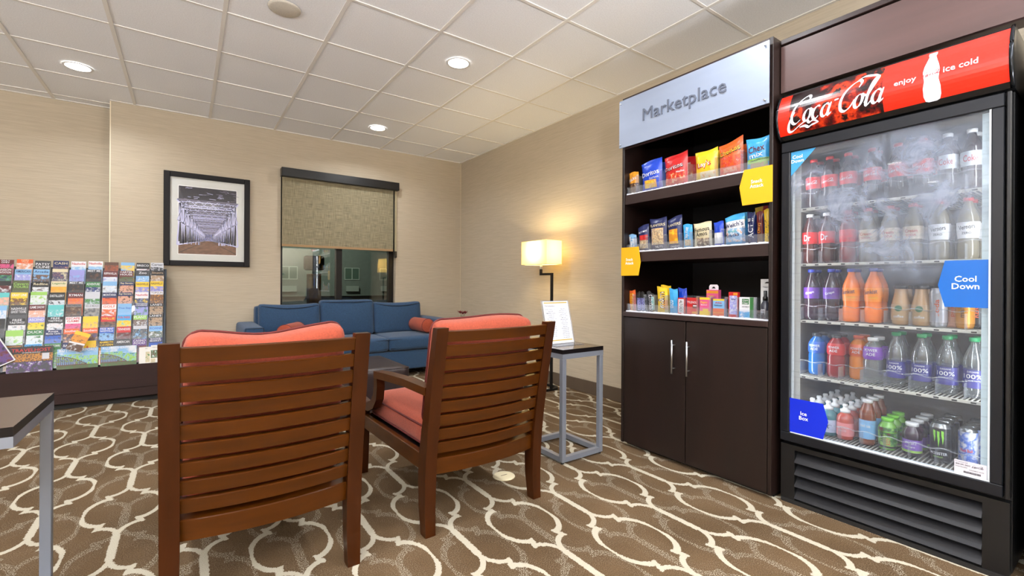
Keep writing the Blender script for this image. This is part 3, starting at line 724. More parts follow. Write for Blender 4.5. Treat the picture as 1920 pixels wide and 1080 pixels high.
shd = obj('lamp_shade', sb, shade_m, t)
tr = MB()
for z in (z0, z1): tr.tube([(-sx, -sy, z), (sx, -sy, z), (sx, sy, z), (-sx, sy, z)], .003, 6, closed=True)
tr.tube([(-sx, 0, z1-.004), (sx, 0, z1-.004)], .002, 6).tube([(0, 0, 1.285), (0, 0, z1)], .004, 6)
obj('shade_frame', tr, mat('shade_trim', (200, 190, 160), .5), t)
obj('finial', MB().lathe([(.006, z1), (.014, z1+.006), (.014, z1+.014), (.006, z1+.02)], n=14), black_metal, t)
obj('bulb', MB().lathe([(0, 1.29), (.02, 1.30), (.03, 1.34), (.02, 1.375), (0, 1.385)], n=16, cap=False), mat('lit_bulb', (255, 220, 150), .5, emit=14), t)
pl = bpy.data.lights.new('lamp_bulb', 'POINT'); pl.energy = 24; pl.color = (1, .78, .42); pl.shadow_soft_size = .04
po = bpy.data.objects.new('lamp_bulb', pl); po.location = (2.957, 3.635, 1.40); C.objects.link(po)

# ------------------------------------------------------------------ framed bridge print
t = thing('framed_picture', 'black-framed night photograph of a steel truss bridge on the back wall', 'picture', (.182, YB, 1.232))
fw, fh, b = .376, .952, .052
fr = MB().rbox((-fw, -.035, 0), (-fw+b, -.001, fh), .003).rbox((fw-b, -.035, 0), (fw, -.001, fh), .003).rbox((-fw+b, -.035, 0), (fw-b, -.001, b), .003).rbox((-fw+b, -.035, fh-b), (fw-b, -.001, fh), .003)
obj('frame', fr, mat('frame_black', (14, 11, 14), .5, spec=.25), t)
obj('mat_board', MB().box((-fw+b, -.014, b), (fw-b, -.004, fh-b)), mat('mat_board', (205, 206, 202), .8), t)
x0, x1, zb, zt = -.255, .250, .122, .815
pm = MB(); Y = -.0146
def P2(u, v, o=0): return (x0+(x1-x0)*u, Y-o, zb+(zt-zb)*v)
pm.quad(P2(0, 0), P2(1, 0), P2(1, 1), P2(0, 1), 0)
o_ = .0003; pm.quad(P2(-.01, -.008, -.0002), P2(1.01, -.008, -.0002), P2(1.01, 1.008, -.0002), P2(-.01, 1.008, -.0002), 4)
pm.poly([P2(0, 0, o_), P2(1, 0, o_), P2(1, .12, o_), P2(.55, .20, o_), P2(.47, .20, o_), P2(0, .12, o_)], 1)
pm.poly([P2(.0, .02, 2*o_), P2(.03, .02, 2*o_), P2(.485, .2, 2*o_), P2(.475, .2, 2*o_)], 2).poly([P2(.97, .02, 2*o_), P2(1, .02, 2*o_), P2(.545, .2, 2*o_), P2(.535, .2, 2*o_)], 2)
def ln(a, b, w, m=3, k=3):
    ax, az = a; bx, bz = b; dx, dz = (bx-ax)*.505, (bz-az)*.693; l = math.hypot(dx, dz) or 1; nx, nz = -dz/l*w/.505, dx/l*w/.693
    pm.quad(P2(ax-nx, az-nz, k*o_), P2(bx-nx, bz-nz, k*o_), P2(bx+nx, bz+nz, k*o_), P2(ax+nx, az+nz, k*o_), m)
vp = (.52, .215)
pm.quad(P2(.26, .20, 2*o_), P2(.78, .20, 2*o_), P2(.80, .62, 2*o_), P2(.24, .62, 2*o_), 6)
def prs(u, v, s): return (vp[0]+(u-vp[0])*s, vp[1]+(v-vp[1])*s)
S = [1.0, .82, .67, .55, .45, .37, .30, .24, .19, .15]
for side in (0, 1):
    u = -.02 if side == 0 else 1.03
    for i in range(len(S)-1):
        a, b_ = S[i], S[i+1]; w = .0055*a+.0008; tp = .80
        ln(prs(u, tp-.02*i*0, a), prs(u, tp, b_), w*1.5); ln(prs(u, .13, a), prs(u, .13, b_), w)
        ln(prs(u, .13, b_), prs(u, tp, b_), w); ln(prs(u, .13, a), prs(u, tp, (a+b_)/2), w); ln(prs(u, tp, (a+b_)/2), prs(u, .13, b_), w)
        ln(prs(u, .50, a), prs(u, .50, b_), w*.6)
        if a > .4: ln(prs(u, .50, a), prs(u, tp, b_), w*.4)
for i in range(len(S)-1):
    a, b_ = S[i], S[i+1]; w = .004*a+.0012
    for q in range(4):
        v = .80 + .03*math.sin(PI*q/3)
        ln(prs(-.02, .80, a-(a-b_)*q/4), prs(1.03, .80, a-(a-b_)*q/4), w*(.8 if q else 1.3), 3 if (q+i) % 2 else 5)
    for q in range(6):
        u1 = -.02+1.05*q/6; u2 = u1+1.05/6; ln(prs(u1, .80, a), prs(u2, .80, b_), w*.5); ln(prs(u2, .80, a), prs(u1, .80, b_), w*.5)
    ln(prs(-.02, .50, a), prs(1.03, .50, a), w*.4, 5, 2)
for q in range(46):
    u = random.random(); v = .80+.19*random.random(); ln((u, v), (u+random.uniform(.02, .12), v+random.uniform(-.015, .015)), .002, random.choice([3, 5, 2, 2]), 4)
for q in range(20):
    u = random.choice([random.uniform(0, .36), random.uniform(.68, 1)]); ln((u, .14), (u, .18), .003, 3, 5)
pr_ = obj('print', pm, [mat('night_sky_print', (38, 34, 42), .5), mat('bridge_deck_print', (112, 80, 62), .5, noise=(30, .35, (1, 1, 3))), mat('print_dark', (62, 50, 46), .5), mat('steel_violet_print', (196, 196, 232), .5), mat('print_edge', (245, 245, 245), .6), mat('steel_dim_print', (118, 112, 132), .5), pic('lattice', ['charcoal', 'violet', 'charcoal', 'silver'], 55)], t)
obj('glazing', MB().box((-fw+b, -.022, b), (fw-b, -.020, fh-b)), clear('picture_glass', (255, 255, 255), .012, .02, 0), t)

# ------------------------------------------------------------------ snack cabinet (faces -x)
CAB = (2.36, 1.57, 0); RZ = -PI/2
def cabw(x, y, z): return (CAB[0]+y, CAB[1]-x, z)
t = thing('snack_cabinet', 'tall espresso laminate cabinet with open snack shelves over two doors', 'cabinet', CAB, RZ)
D = .80
for s in (-1, 1): obj('side_panel', MB().rbox((min(s*.48, s*.462), 0, .02), (max(s*.48, s*.462), D, 2.30), .0015), espresso, t)
obj('top_panel', MB().box((-.4615, .0, 2.28), (.4615, D, 2.299)), espresso_h, t)
obj('back_panel', MB().box((-.4615, D-.018, .03), (.4615, D-.001, 2.279)), mat('dark_backing', (18, 13, 14), .6), t)
for zt in (1.655, 1.275): obj('shelf', MB().rbox((-.4612, .006, zt-.063), (.4612, .48, zt), .0015), espresso_h, t)
obj('counter', MB().rbox((-.4612, -.006, .855), (.4612, .52, .885), .002), espresso_h, t)
obj('bottom_panel', MB().box((-.4612, .02, .03), (.4612, D-.02, .048)), espresso, t)
obj('toe_kick', MB().box((-.47, .05, 0), (.47, D-.03, .0195)), mat('toe_black', (14, 12, 12), .7), t)
obj('apron', MB().box((-.4612, .0, 1.96), (.4612, .016, 2.2795)), espresso_h, t)
for s, x0, x1 in ((-1, -.458, -.003), (1, .003, .458)):
    d = obj('door', MB().rbox((x0, .001, .026), (x1, .0195, .850), .0012), espresso, t)
    hx = -.071 if s < 0 else .028
    obj('handle', MB().lathe([(.0055, .54), (.0055, .738)], (hx, -.030, 0), 12).tube([(hx, .001, .57), (hx, -.030, .57)], .004, 8).tube([(hx, .001, .708), (hx, -.030, .708)], .004, 8), steel, d)
    obj('lock', MB().lathe([(.009, 0), (.009, .004), (.006, .006), (.0001, .006)], (-.051 if s < 0 else .045, .001, .808), 16, axis='y', cap=False), mat('lock_brass', (170, 150, 110), .35, .9), d)
alum = mat('brushed_aluminium_sign', (158, 170, 192), .38, .45, noise=(5, .03, (.2, 1, 3)))
sp_ = obj('sign_panel', MB().box((-.488, -.022, 1.967), (.471, -.018, 2.278)), alum, t, 'brushed aluminium panel reading Marketplace')
text('Marketplace', -.02, 2.122, .545, .098, mat('raised_grey_letters', (88, 94, 108), .45, .0), sp_, y=-.022, thick=.007, name='raised_letters')
for x in (-.475, .452):
    for z in (1.985, 2.258): obj('standoff_screw', MB().lathe([(.008, -.0), (.008, .006), (.0001, .006)], (x, -.022, z), 12, axis='y', cap=False).lathe([(.005, -.018), (.005, 0)], (x, -.018, z), 10, axis='y'), steel, sp_)
yellow = mat('sign_yellow', (226, 166, 8), .5); wt = mat('sign_white_ink', (250, 250, 250), .5)
def tagsign(label, x, z, pts, tx, tz):
    o = thing('snack_sign', label, 'sign', cabw(x, -.004, z), RZ, 'yellow shelf signs')
    mb = MB(); mb.poly([(a, -.002, b) for a, b in pts]).poly([(a, .002, b) for a, b in reversed(pts)])
    for k in range(len(pts)):
        a, b = pts[k], pts[(k+1) % len(pts)]; mb.quad((a[0], .002, a[1]), (b[0], .002, b[1]), (b[0], -.002, b[1]), (a[0], -.002, a[1]))
    b_ = obj('board', mb, yellow, o)
    text('Snack', tx, tz+.013, None, .018, wt, b_, y=-.002); text('Attack', tx, tz-.011, None, .018, wt, b_, y=-.002)
tagsign('yellow arrow sign at the right end of the top snack shelf', .41, 1.57, [(-.078, -.091), (.071, -.091), (.071, .092), (-.070, .092), (-.094, .006)], -.005, .012)
tagsign('yellow arrow sign at the left end of the middle snack shelf', -.41, 1.215, [(-.07, -.092), (.072, -.092), (.088, -.008), (.072, .093), (-.07, .093)], 0, .0)

# enclosure round the drinks cooler
t = thing('cooler_surround', 'espresso wood header and end panel built around the drinks cooler', 'panel', (2.43, .68, 0), RZ)
obj('header_panel', MB().box((-.405, 0, 2.03), (.60, .02, 2.262)), mat('header_laminate', (80, 58, 55), .42, noise=(9, .16, (.1, 1, 1.4)), coat=.2), t)
obj('top_rail', MB().rbox((-.405, -.004, 2.272), (.60, .74, 2.296), .002), espresso_h, t)
obj('end_panel', MB().box((.43, .02, 0), (.60, .74, 2.02)), mat('end_laminate', (10, 8, 8), .6), t)

def organizer(label, zt, xs_, hh):
    o = thing('shelf_tray', label, 'tray', cabw(0, 0, zt), RZ, 'clear shelf trays')
    obj('front_lip', MB().box((-.455, .022, .001), (.455, .0245, .052)), acrylic, o)
    obj('floor_sheet', MB().box((-.455, .025, .0005), (.455, .30, .0025)), acrylic, o)
    pr = MB(); n = 70
    for k in range(n):
        a = -.455+.91*k/n; pr.box((a, .016, .0005), (a+.91/n, .0215, .007+random.random()*.004))
    obj('price_strip', pr, mat('price_strip_white', (225, 228, 240), .5), o)['kind'] = 'stuff'
    for x in xs_: obj('divider', MB().rbox((x-.0012, .025, .002), (x+.0012, .26, hh), .0004).box((x-.0012, .0255, hh-.008), (x+.018, .0275, hh)), acrylic, o)
organizer('clear divided tray along the top snack shelf', 1.655, (-.385, -.205, -.01, .158, .305), .125)
organizer('clear divided tray along the middle snack shelf', 1.275, (-.40, -.305, -.17, -.066, .004, .128, .198, .315), .10)
organizer('clear divided tray along the lowest snack shelf', .885, (-.41, -.32, -.25, -.16, -.03, .052, .131, .222, .284, .376), .115)

def bag(label, x, z, w, h, d, top, pics, texts, dy=.07, rz=0, seed=0, group=None, cat='snack bag', name='snack_bag', tilt=0):
    """pics: (u0,u1,v0,v1,material); texts: (string,u,v,width frac,height frac,colour[,rot])"""
    o = thing(name, label, cat, cabw(x, dy, z), RZ+rz, group); o.rotation_euler[0] = 0
    rnd = random.Random(seed+int(w*1000)); NU, NV = 14, 16
    ph = [rnd.uniform(0, 6) for _ in range(4)]
    def shape(u, v, s):
        uu_, vv_ = 2*u-1, v
        k = (max(0, 1-abs(uu_)**3.0))**.7*(max(0, math.sin(PI*min(1, max(0, (vv_-.02)/.92))))**.45 if 0 < vv_ < .94 else 0)
        cr = .0022*math.sin(17*u+ph[0])*math.sin(9*v+ph[1])
        pinch = 1-.035*math.sin(PI*v)*1.0
        ztop = tilt*uu_*max(0, v-.5)*2 + .004*math.sin(5*u+ph[2])*max(0, v-.8)*5
        return (uu_*w/2*pinch, s*(d/2*k + cr*k) - .010*(v**2), v*h+ztop)
    mb = MB()
    for s in (-1, 1):
        i = len(mb.v)
        for b in range(NV+1):
            for a in range(NU+1): mb.v.append(shape(a/NU, b/NV, s))
        for b in range(NV):
            for a in range(NU):
                q = (i+b*(NU+1)+a, i+b*(NU+1)+a+1, i+(b+1)*(NU+1)+a+1, i+(b+1)*(NU+1)+a)
                if s > 0: q = q[::-1]
                m_ = 0; u, v = (a+.5)/NU, (b+.5)/NV
                if s < 0:
                    for k, pc in enumerate(pics):
                        if pc[0] <= u <= pc[1] and pc[2] <= v <= pc[3]: m_ = k+1
                mb.f.append(q); mb.m.append(m_); mb.s.append(True)
    body = obj('pouch', mb, [film(top)]+[pc[4] for pc in pics], o)
    for tx in texts:
        s_, u, v, fw_, fh_, col = tx[:6]; rot = tx[6] if len(tx) > 6 else 0
        def wp(qx, qz, off):
            uu2 = min(1, max(0, qx/w+.5)); vv2 = min(.98, max(0, qz/h)); p = shape(uu2, vv2, -1); return (qx, p[1]-off-.0012, qz + (p[2]-vv2*h))
        text(s_, (u-.5)*w, v*h, fw_*w, fh_*h, ink(col) if col != 'glint' else wt, body, warp=wp, rot=rot, slant=.2 if rot == 0 and len(tx) < 8 else 0)
    return o
def carton(label, x, z, w, h, d, base, bands, texts, dy=.05, rz=0, name='medicine_box', cat='box', group=None, tab=None):
    """bands: (u0,u1,v0,v1,material) raised print panels"""
    o = thing(name, label, cat, cabw(x, dy, z), RZ+rz, group)
    b_ = obj('carton', MB().box((-w/2, 0, 0), (w/2, d, h)), ink(base) if isinstance(base, str) else base, o)
    for k, (a, b, c, e, m_) in enumerate(bands):
        y = -.0004*(k+1); obj('print_panel', MB().quad(((a-.5)*w, y, c*h), ((b-.5)*w, y, c*h), ((b-.5)*w, y, e*h), ((a-.5)*w, y, e*h)), m_, b_)
    for tx in texts:
        s_, u, v, fw_, fh_, col = tx[:6]; rot = tx[6] if len(tx) > 6 else 0
        text(s_, (u-.5)*w, v*h, fw_*w, fh_*h, ink(col), b_, y=-.0004*(len(bands)+1), rot=rot)
    if tab:
        pts = [(-w*.4, h)] + [(w*.4*math.cos(math.radians(a)), h+.022+.0*a+.014*math.sin(math.radians(a))) for a in range(180, -1, -20)][:0] + [(-w*.4, h+.02), (-w*.3, h+.03), (w*.3, h+.03), (w*.4, h+.02), (w*.4, h)]
        obj('hang_tab', MB().poly([(a, d*.5, b) for a, b in reversed(pts)]), mat('tab_white', (226, 222, 230), .5), o)
        obj('hang_slot', MB().poly([(-.012, d*.5-.0006, h+.008), (.012, d*.5-.0006, h+.008), (.004, d*.5-.0006, h+.018), (-.004, d*.5-.0006, h+.018)]), ink('black'), o)
    return o
G = 'snack bags on the cabinet shelves'
z1_ = 1.659
nuts = pic('nuts', ['brown', 'tan', 'cream', 'amber'], 55); chipp = pic('chips', ['blue', 'yellow', 'amber', 'cream'], 28); redchip = pic('redchips', ['maroon', 'red', 'orange', 'cream'], 34)
yelp = pic('lemon', ['yellow', 'cream', 'amber'], 26); orp = pic('puffs', ['maroon', 'orange', 'red', 'peach'], 34); mixp = pic('mixp', ['cream', 'tan', 'lime'], 34); brownp = pic('pretzel', ['black', 'brown', 'tan'], 50)
bag('small yellow and brown snack bag, leftmost on the top snack shelf', -.425, z1_, .078, .150, .04, 'amber', [(0, 1, 0, .5, brownp)], [('Sticks', .45, .68, .8, .16, 'white', .35)], dy=.06)
bag('blue tortilla chip bag, second bag from the left on the top snack shelf', -.29, z1_, .158, .200, .055, 'royal', [(.25, .8, .12, .36, chipp)], [('Doritos', .5, .58, .8, .15, 'white', .1), ('Cool Ranch', .68, .43, .4, .06, 'white', .1)], tilt=.010)
bag('blue chip bag standing behind the front blue tortilla chip bag', -.25, z1_, .15, .195, .05, 'blue', [], [], dy=.14)
bag('red tortilla chip bag, in front at the left middle of the top snack shelf', -.112, z1_, .16, .198, .055, 'red', [(.1, .95, .05, .42, redchip)], [('Doritos', .46, .60, .82, .15, 'black', .12), ('Doritos', .45, .605, .8, .13, 'white', .12), ('Nacho', .75, .45, .3, .06, 'white', .1)], tilt=.012)
bag('red chip bag standing behind and right of the front red bag', -.04, z1_, .14, .190, .05, 'red', [(0, 1, 0, .5, redchip)], [('s', .9, .55, .1, .1, 'white')], dy=.15)
bag('yellow potato chip bag, middle of the top snack shelf', .085, z1_, .140, .178, .06, 'yellow', [(.3, .9, .04, .3, yelp)], [("Lay's", .48, .52, .62, .26, 'red', .1), ("Lay's", .48, .525, .5, .19, 'white', .1)], dy=.075, tilt=.006)
bag('pale yellow chip bag standing behind the front yellow bag', .10, z1_, .14, .190, .05, 'yellow', [], [], dy=.15)
bag('orange cheese puff bag, right middle of the top snack shelf', .232, z1_, .136, .192, .055, 'orange', [(0, 1, 0, .55, orp), (.25, .8, .1, .25, pic('puffw', ['red', 'peach', 'orange'], 40))], [('Cheetos', .5, .70, .86, .17, 'black', .2), ('Cheetos', .5, .705, .82, .14, 'yellow', .2)], tilt=.016)
bag('orange bag standing behind the front orange cheese puff bag', .27, z1_, .12, .180, .05, 'orange', [], [], dy=.15)
bag('blue snack mix bag, rightmost on the top snack shelf', .375, z1_, .122, .176, .055, 'cyan', [(.1, 1, .25, .36, ink('lime')), (.2, .9, .06, .25, mixp)], [('Chex', .5, .66, .66, .2, 'maroon', .12), ('mix', .5, .47, .55, .13, 'white', .12), ('TRADITIONAL', .6, .33, .7, .05, 'navy', .1)], dy=.075)
z2_ = 1.279
bag('pale blue snack pack, leftmost on the middle snack shelf', -.432, z2_, .062, .118, .03, 'sky', [(0, .25, .1, .9, ink('white')), (.25, 1, .2, .75, pic('ice', ['sky', 'white', 'cyan'], 40))], [('LITE', .14, .5, .55, .14, 'navy', PI/2)], dy=.06, cat='snack pack')
bag('navy nut bag with a red and yellow window, second on the middle snack shelf', -.352, z2_, .086, .170, .04, 'navy', [(.2, .9, .45, .65, ink('red')), (.2, .95, .12, .45, nuts)], [('NUT MIX', .5, .75, .8, .07, 'white', .1)], tilt=.01)
bag('large navy nut bag, third from left on the middle snack shelf', -.238, z2_, .126, .205, .045, 'navy', [(.15, .85, .2, .66, nuts)], [('PLANTERS', .5, .78, .88, .08, 'cream', .04), ('NUTS', .6, .12, .4, .07, 'white')])
bag('navy nut bag with an orange picture, beside the large navy bag', -.118, z2_, .100, .198, .045, 'navy', [(.12, .8, .18, .64, pic('cashew', ['orange', 'amber', 'yellow'], 30))], [('PLANTERS', .5, .76, .88, .08, 'cream', .04), ('CASHEWS', .55, .1, .6, .05, 'white')], tilt=.012)
bag('light blue cookie pack with white lettering up its face', -.03, z2_, .062, .145, .03, 'cyan', [(.2, .85, .12, .36, pic('cookie', ['brown', 'cream', 'tan'], 60))], [('Chips Ahoy', .5, .62, 1.2, .2, 'white', PI/2)], cat='snack pack')
bag('tan cookie bag with black script lettering, middle shelf centre', .066, z2_, .112, .146, .045, 'cream', [(.25, .9, .05, .38, pic('chipcookie', ['black', 'brown', 'tan', 'cream'], 50))], [('Famous', .52, .72, .8, .17, 'black', .12), ('Amos', .52, .54, .6, .17, 'black', .12)])
bag('blue and white treat bar standing left of the fruit snack bag', .164, z2_, .058, .140, .03, 'royal', [(0, .9, .12, .55, ink('white'))], [], cat='snack bar')
bag('white and blue fruit snack bag, right of centre on the middle shelf', .256, z2_, .108, .165, .05, 'cyan', [(0, 1, .56, .80, ink('white')), (0, 1, .1, .56, pic('fruit', ['white', 'sky', 'white', 'peach'], 30))], [("Welch's", .5, .68, .92, .15, 'navy', .12), ('Fruit', .45, .47, .45, .09, 'teal', .1), ('Snacks', .45, .34, .7, .11, 'navy', .12)], tilt=.008)
bag('bright blue fruit bag standing behind the white fruit snack bag', .26, z2_, .11, .182, .04, 'cyan', [(.3, .7, .75, .9, ink('lime'))], [], dy=.14)
bag('navy popcorn pack with lettering up its face, middle snack shelf', .345, z2_, .042, .172, .03, 'navy', [], [('ACT II', .5, .5, 2.4, .16, 'white', PI/2)], cat='snack pack')
bag('brown snack bar beside the navy popcorn pack', .388, z2_, .034, .168, .02, 'maroon', [(0, 1, 0, .3, ink('brown'))], [('Chewy', .5, .5, 1.6, .12, 'amber', PI/2)], cat='snack bar')
bag('yellow snack bar, rightmost on the middle snack shelf', .426, z2_, .034, .176, .02, 'yellow', [(0, 1, 0, .7, pic('goldspeck', ['amber', 'yellow', 'brown'], 70))], [], cat='snack bar')
bag('mixed blue, red and yellow bag behind the bars at the right end', .385, z2_, .12, .205, .04, 'blue', [(0, .35, .8, 1, ink('yellow')), (.35, .6, .8, 1, ink('red'))], [], dy=.15)
z3_ = .889
bag('orange peanut butter cup bar, leftmost on the lowest snack shelf', -.442, z3_, .056, .138, .02, 'orange', [(.3, .75, 0, .26, ink('amber'))], [("REESE'S", .5, .55, 1.5, .22, 'yellow', PI/2)], cat='candy bar', name='candy_bar')
for i, x in enumerate((-.390, -.358)):
    bag(['brown and lilac candy bar next to the orange bar', 'brown and lilac candy bar, third from the left on the lowest shelf'][i], x, z3_, .028, .128, .02, 'black', [(0, 1, .05, .66, ink('violet'))], [('SNICKERS', .5, .4, 2.6, .5/2.6, 'navy', PI/2)], cat='candy bar', name='candy_bar', seed=i)
bag('dark candy bar standing behind the brown and lilac bars', -.33, z3_, .034, .132, .02, 'charcoal', [], [], cat='candy bar', name='candy_bar', dy=.10)
bag('brown chocolate bar with large white letters left of the yellow pouch', -.288, z3_, .040, .122, .018, 'charcoal', [(.55, 1, .1, .8, pic('mint', ['violet', 'teal', 'white'], 60))], [("HERSHEY'S", .35, .5, 2.5, .28/2.5*2.5, 'white', PI/2)], cat='candy bar', name='candy_bar')
bag('yellow candy pouch with brown lettering up its face', -.206, z3_, .076, .162, .028, 'yellow', [(.65, 1, .1, .5, ink('amber'))], [('m&m', .5, .5, 1.35, .3, 'brown', PI/2), ('m&m', .49, .5, 1.3, .22, 'white', PI/2)], cat='candy bag', name='candy_bag')
bag('second yellow candy pouch peeking out behind the front one', -.20, z3_, .074, .172, .02, 'yellow', [], [], cat='candy bag', name='candy_bag', dy=.10)
bag('bright blue cookie sleeve right of the yellow pouches', -.125, z3_, .060, .152, .03, 'cyan', [], [('OREO', .35, .38, .8, .2, 'white', PI/2)], cat='snack pack')
bag('deep blue cookie sleeve behind the bright blue sleeve', -.09, z3_, .06, .156, .03, 'royal', [], [], cat='snack pack', dy=.11)
carton('small white and red mint tin standing on end', -.064, z3_, .046, .098, .02, 'red', [(.1, .9, .08, .92, ink('white'))], [('ALTOIDS', .5, .5, 1.5, .22, 'charcoal', -PI/2)], name='mint_tin', cat='tin')
carton('red pain reliever box with white lettering', .009, z3_, .068, .100, .03, 'red', [(.55, 1, .38, .62, ink('maroon')), (.6, .95, .5, .58, ink('white')), (.5, .95, .08, .2, ink('amber'))], [('TYLENOL', .5, .74, .92, .13, 'white')])
carton('pink and yellow stomach tablet box in the front row', .091, z3_, .068, .104, .03, 'pink', [(0, 1, .88, 1, ink('yellow')), (0, 1, .03, .26, ink('yellow')), (.3, .8, .26, .38, ink('yellow'))], [('Pepto', .42, .72, .6, .15, 'yellow'), ('Bismol', .42, .6, .55, .07, 'white')])
carton('taller pink and yellow box with a white hanging tab, at the back', .105, z3_, .072, .148, .03, 'pink', [(0, 1, .86, .96, ink('amber'))], [('Pepto', .4, .75, .5, .1, 'yellow')], dy=.10, tab=1)
carton('orange, blue and yellow cold medicine box', .172, z3_, .066, .098, .03, 'sky', [(0, 1, .9, 1, ink('yellow')), (0, 1, .02, .46, ink('orange')), (0, 1, .2, .24, ink('amber'))], [('Alka', .5, .79, .6, .09, 'red'), ('Seltzer', .5, .64, .75, .1, 'navy')])
carton('narrow orange and white medicine pack right of the cold medicine box', .256, z3_, .052, .138, .02, 'red', [(.1, .9, .12, .86, pic('blister', ['white', 'violet', 'white'], 40)), (.5, .95, .88, .97, ink('amber'))], [('Advil', .5, .72, .5, .06, 'navy')])
carton('white and green lens care box near the right end of the lowest shelf', .328, z3_, .078, .112, .03, 'white', [(.72, 1, 0, 1, ink('green')), (0, .72, .0, .32, pic('aqua', ['teal', 'cyan', 'white'], 40)), (.2, .66, .66, .92, ink('green'))], [('Opti', .43, .84, .35, .1, 'white'), ('Clear', .43, .73, .38, .1, 'white'), ('OINTMENT', .45, .55, .5, .06, 'charcoal')])
o = thing('spray_pack', 'dark spray bottle on a grey hanging card at the right end', 'bottle', cabw(.424, .05, z3_), RZ)
obj('card', MB().box((-.035, .024, 0), (.035, .026, .208)), mat('card_grey', (196, 196, 196), .5), o)
obj('hang_slot', MB().poly([(-.016, .0232, .186), (.016, .0232, .186), (.006, .0232, .194), (-.006, .0232, .194)]), ink('black'), o)
text('Travel Spray', 0, .166, .05, .007, ink('charcoal'), o, y=.0238)
bt = obj('bottle', MB().lathe([(.018, 0), (.02, .004), (.02, .078), (.012, .092), (.010, .10)], n=18), mat('smoky_bottle', (52, 52, 62), .2), o)
obj('spray_head', MB().lathe([(.012, .098), (.012, .115), (.008, .12), (.008, .148)], n=16), black_plastic, o)
text('spray', 0, .04, .02, .03, ink('silver'), bt, y=-.0205)

# ------------------------------------------------------------------ drinks cooler
CL = (2.40, .68, 0)
def clw(x, y, z): return (CL[0]+y, CL[1]-x, z)
cool = thing('drinks_cooler', 'black glass-door drinks cooler with a red illuminated header', 'cooler', CL, RZ)
liner = mat('cooler_liner', (100, 93, 84), .5)
shell = MB().box((-.39, .05, .02), (-.362, .70, 1.775)).box((.362, .05, .02), (.39, .70, 1.775)).box((-.362, .66, .02), (.362, .70, 1.775)).box((-.362, .05, 1.735), (.362, .66, 1.775)).box((-.362, .05, .285), (.362, .66, .318))
obj('body_shell', shell, black_plastic, cool)
lin_ = MB().box((-.3615, .055, .3185), (-.352, .655, 1.7345)).box((.352, .055, .3185), (.3615, .655, 1.7345)).box((-.352, .645, .3185), (.352, .655, 1.7345)).box((-.352, .055, 1.725), (.352, .645, 1.7345)).box((-.352, .055, .3185), (.352, .645, .326))
obj('liner', lin_, liner, cool)
# header
HZ0, HZ1 = 1.778, 2.003
def hy(z): 
    u = (z-HZ0)/(HZ1-HZ0); return .012*u - .048*math.sin(PI*min(1, max(0, u)))**.8
def hband(x0, x1, z0, z1, off, m=0, mb=None, n=14):
    mb = mb or MB()
    for k in range(n):
        a = z0+(z1-z0)*k/n; b = z0+(z1-z0)*(k+1)/n
        mb.quad((x0, hy(a)-off, a), (x1, hy(a)-off, a), (x1, hy(b)-off, b), (x0, hy(b)-off, b), m, True)
    return mb
hb = MB(); n = 14
pts = [(hy(HZ0+(HZ1-HZ0)*k/n)+.004, HZ0+(HZ1-HZ0)*k/n) for k in range(n+1)] + [(.69, HZ1), (.69, HZ0)]
for s in (-1, 1): hb.poly([(s*.395, a, b) for a, b in (pts if s < 0 else pts[::-1])])
for k in range(len(pts)):
    a, b = pts[k], pts[(k+1) % len(pts)]; hb.quad((-.395, a[0], a[1]), (.395, a[0], a[1]), (.395, b[0], b[1]), (-.395, b[0], b[1]))
head = obj('header_box', hb, mat('header_black', (16, 16, 18), .25), cool)
redm = mat('backlit_red', (205, 34, 14), .25, emit=.26, coat=.3)
fiz = pic('cola_photo', [(20, 10, 12), (30, 12, 14), (110, 18, 14), (205, 56, 20), (26, 12, 14), (16, 10, 12)], 6, .2)
hh0, hh1 = HZ0+.018, HZ1-.012
hwarp = lambda x, z, off: (x, hy(z)-.0015-off*1.6, z)
obj('graphic_panel', hband(-.386, -.335, hh0, hh1, .001, 0), redm, head, 'narrow red panel at the left end')
gp = obj('graphic_panel', hband(.026, .386, hh0, hh1, .001, 0), redm, head, 'wide red panel with a white bottle outline')
obj('photo_panel', hband(-.335, .026, hh0, hh1, .001), fiz, head, 'dark panel with a cola photo')
whm = mat('backlit_white', (222, 222, 234), .3, emit=.15)
strokes(SCRIPT, -.155, 1.888, .375, whm, head, warp=lambda x, z, off: (x, hy(z)-.0028, z), slant=.38, base=.115, asp=1.15)
prof_ = [(.012, .0), (.021, .004), (.026, .02), (.026, .05), (.0215, .075), (.022, .085), (.024, .10), (.0245, .115), (.021, .135), (.015, .155), (.0105, .172), (.0105, .178), (.0125, .180), (.0125, .192)]
bp_ = MB(); bz = 1.792
for k in range(len(prof_)-1):
    (a, b), (c, d) = prof_[k], prof_[k+1]; bp_.quad((.180-a, hy(bz+b)-.0026, bz+b), (.180+a, hy(bz+b)-.0026, bz+b), (.180+c, hy(bz+d)-.0026, bz+d), (.180-c, hy(bz+d)-.0026, bz+d))
obj('bottle_emblem', bp_, whm, head)
strokes(SCRIPT, .180, bz+.102, .052, mat('script_red', (200, 24, 24), .4), head, warp=lambda x, z, off: (x, hy(z)-.0036, z), slant=.38, base=.14)
text('enjoy', .100, 1.889, .070, .026, whm, head, warp=hwarp); text('ice cold', .262, 1.896, .095, .023, whm, head, warp=hwarp)
for s in (-1, 1): obj('end_cap', MB().poly([(s*.397, a-.002, b) for a, b in (pts[:n+1] if s > 0 else pts[:n+1][::-1])]).tube([(s*.391, a-.004, b) for a, b in pts[:n+1]], .006, 8), mat('chrome_black', (40, 42, 46), .15, .8), head)
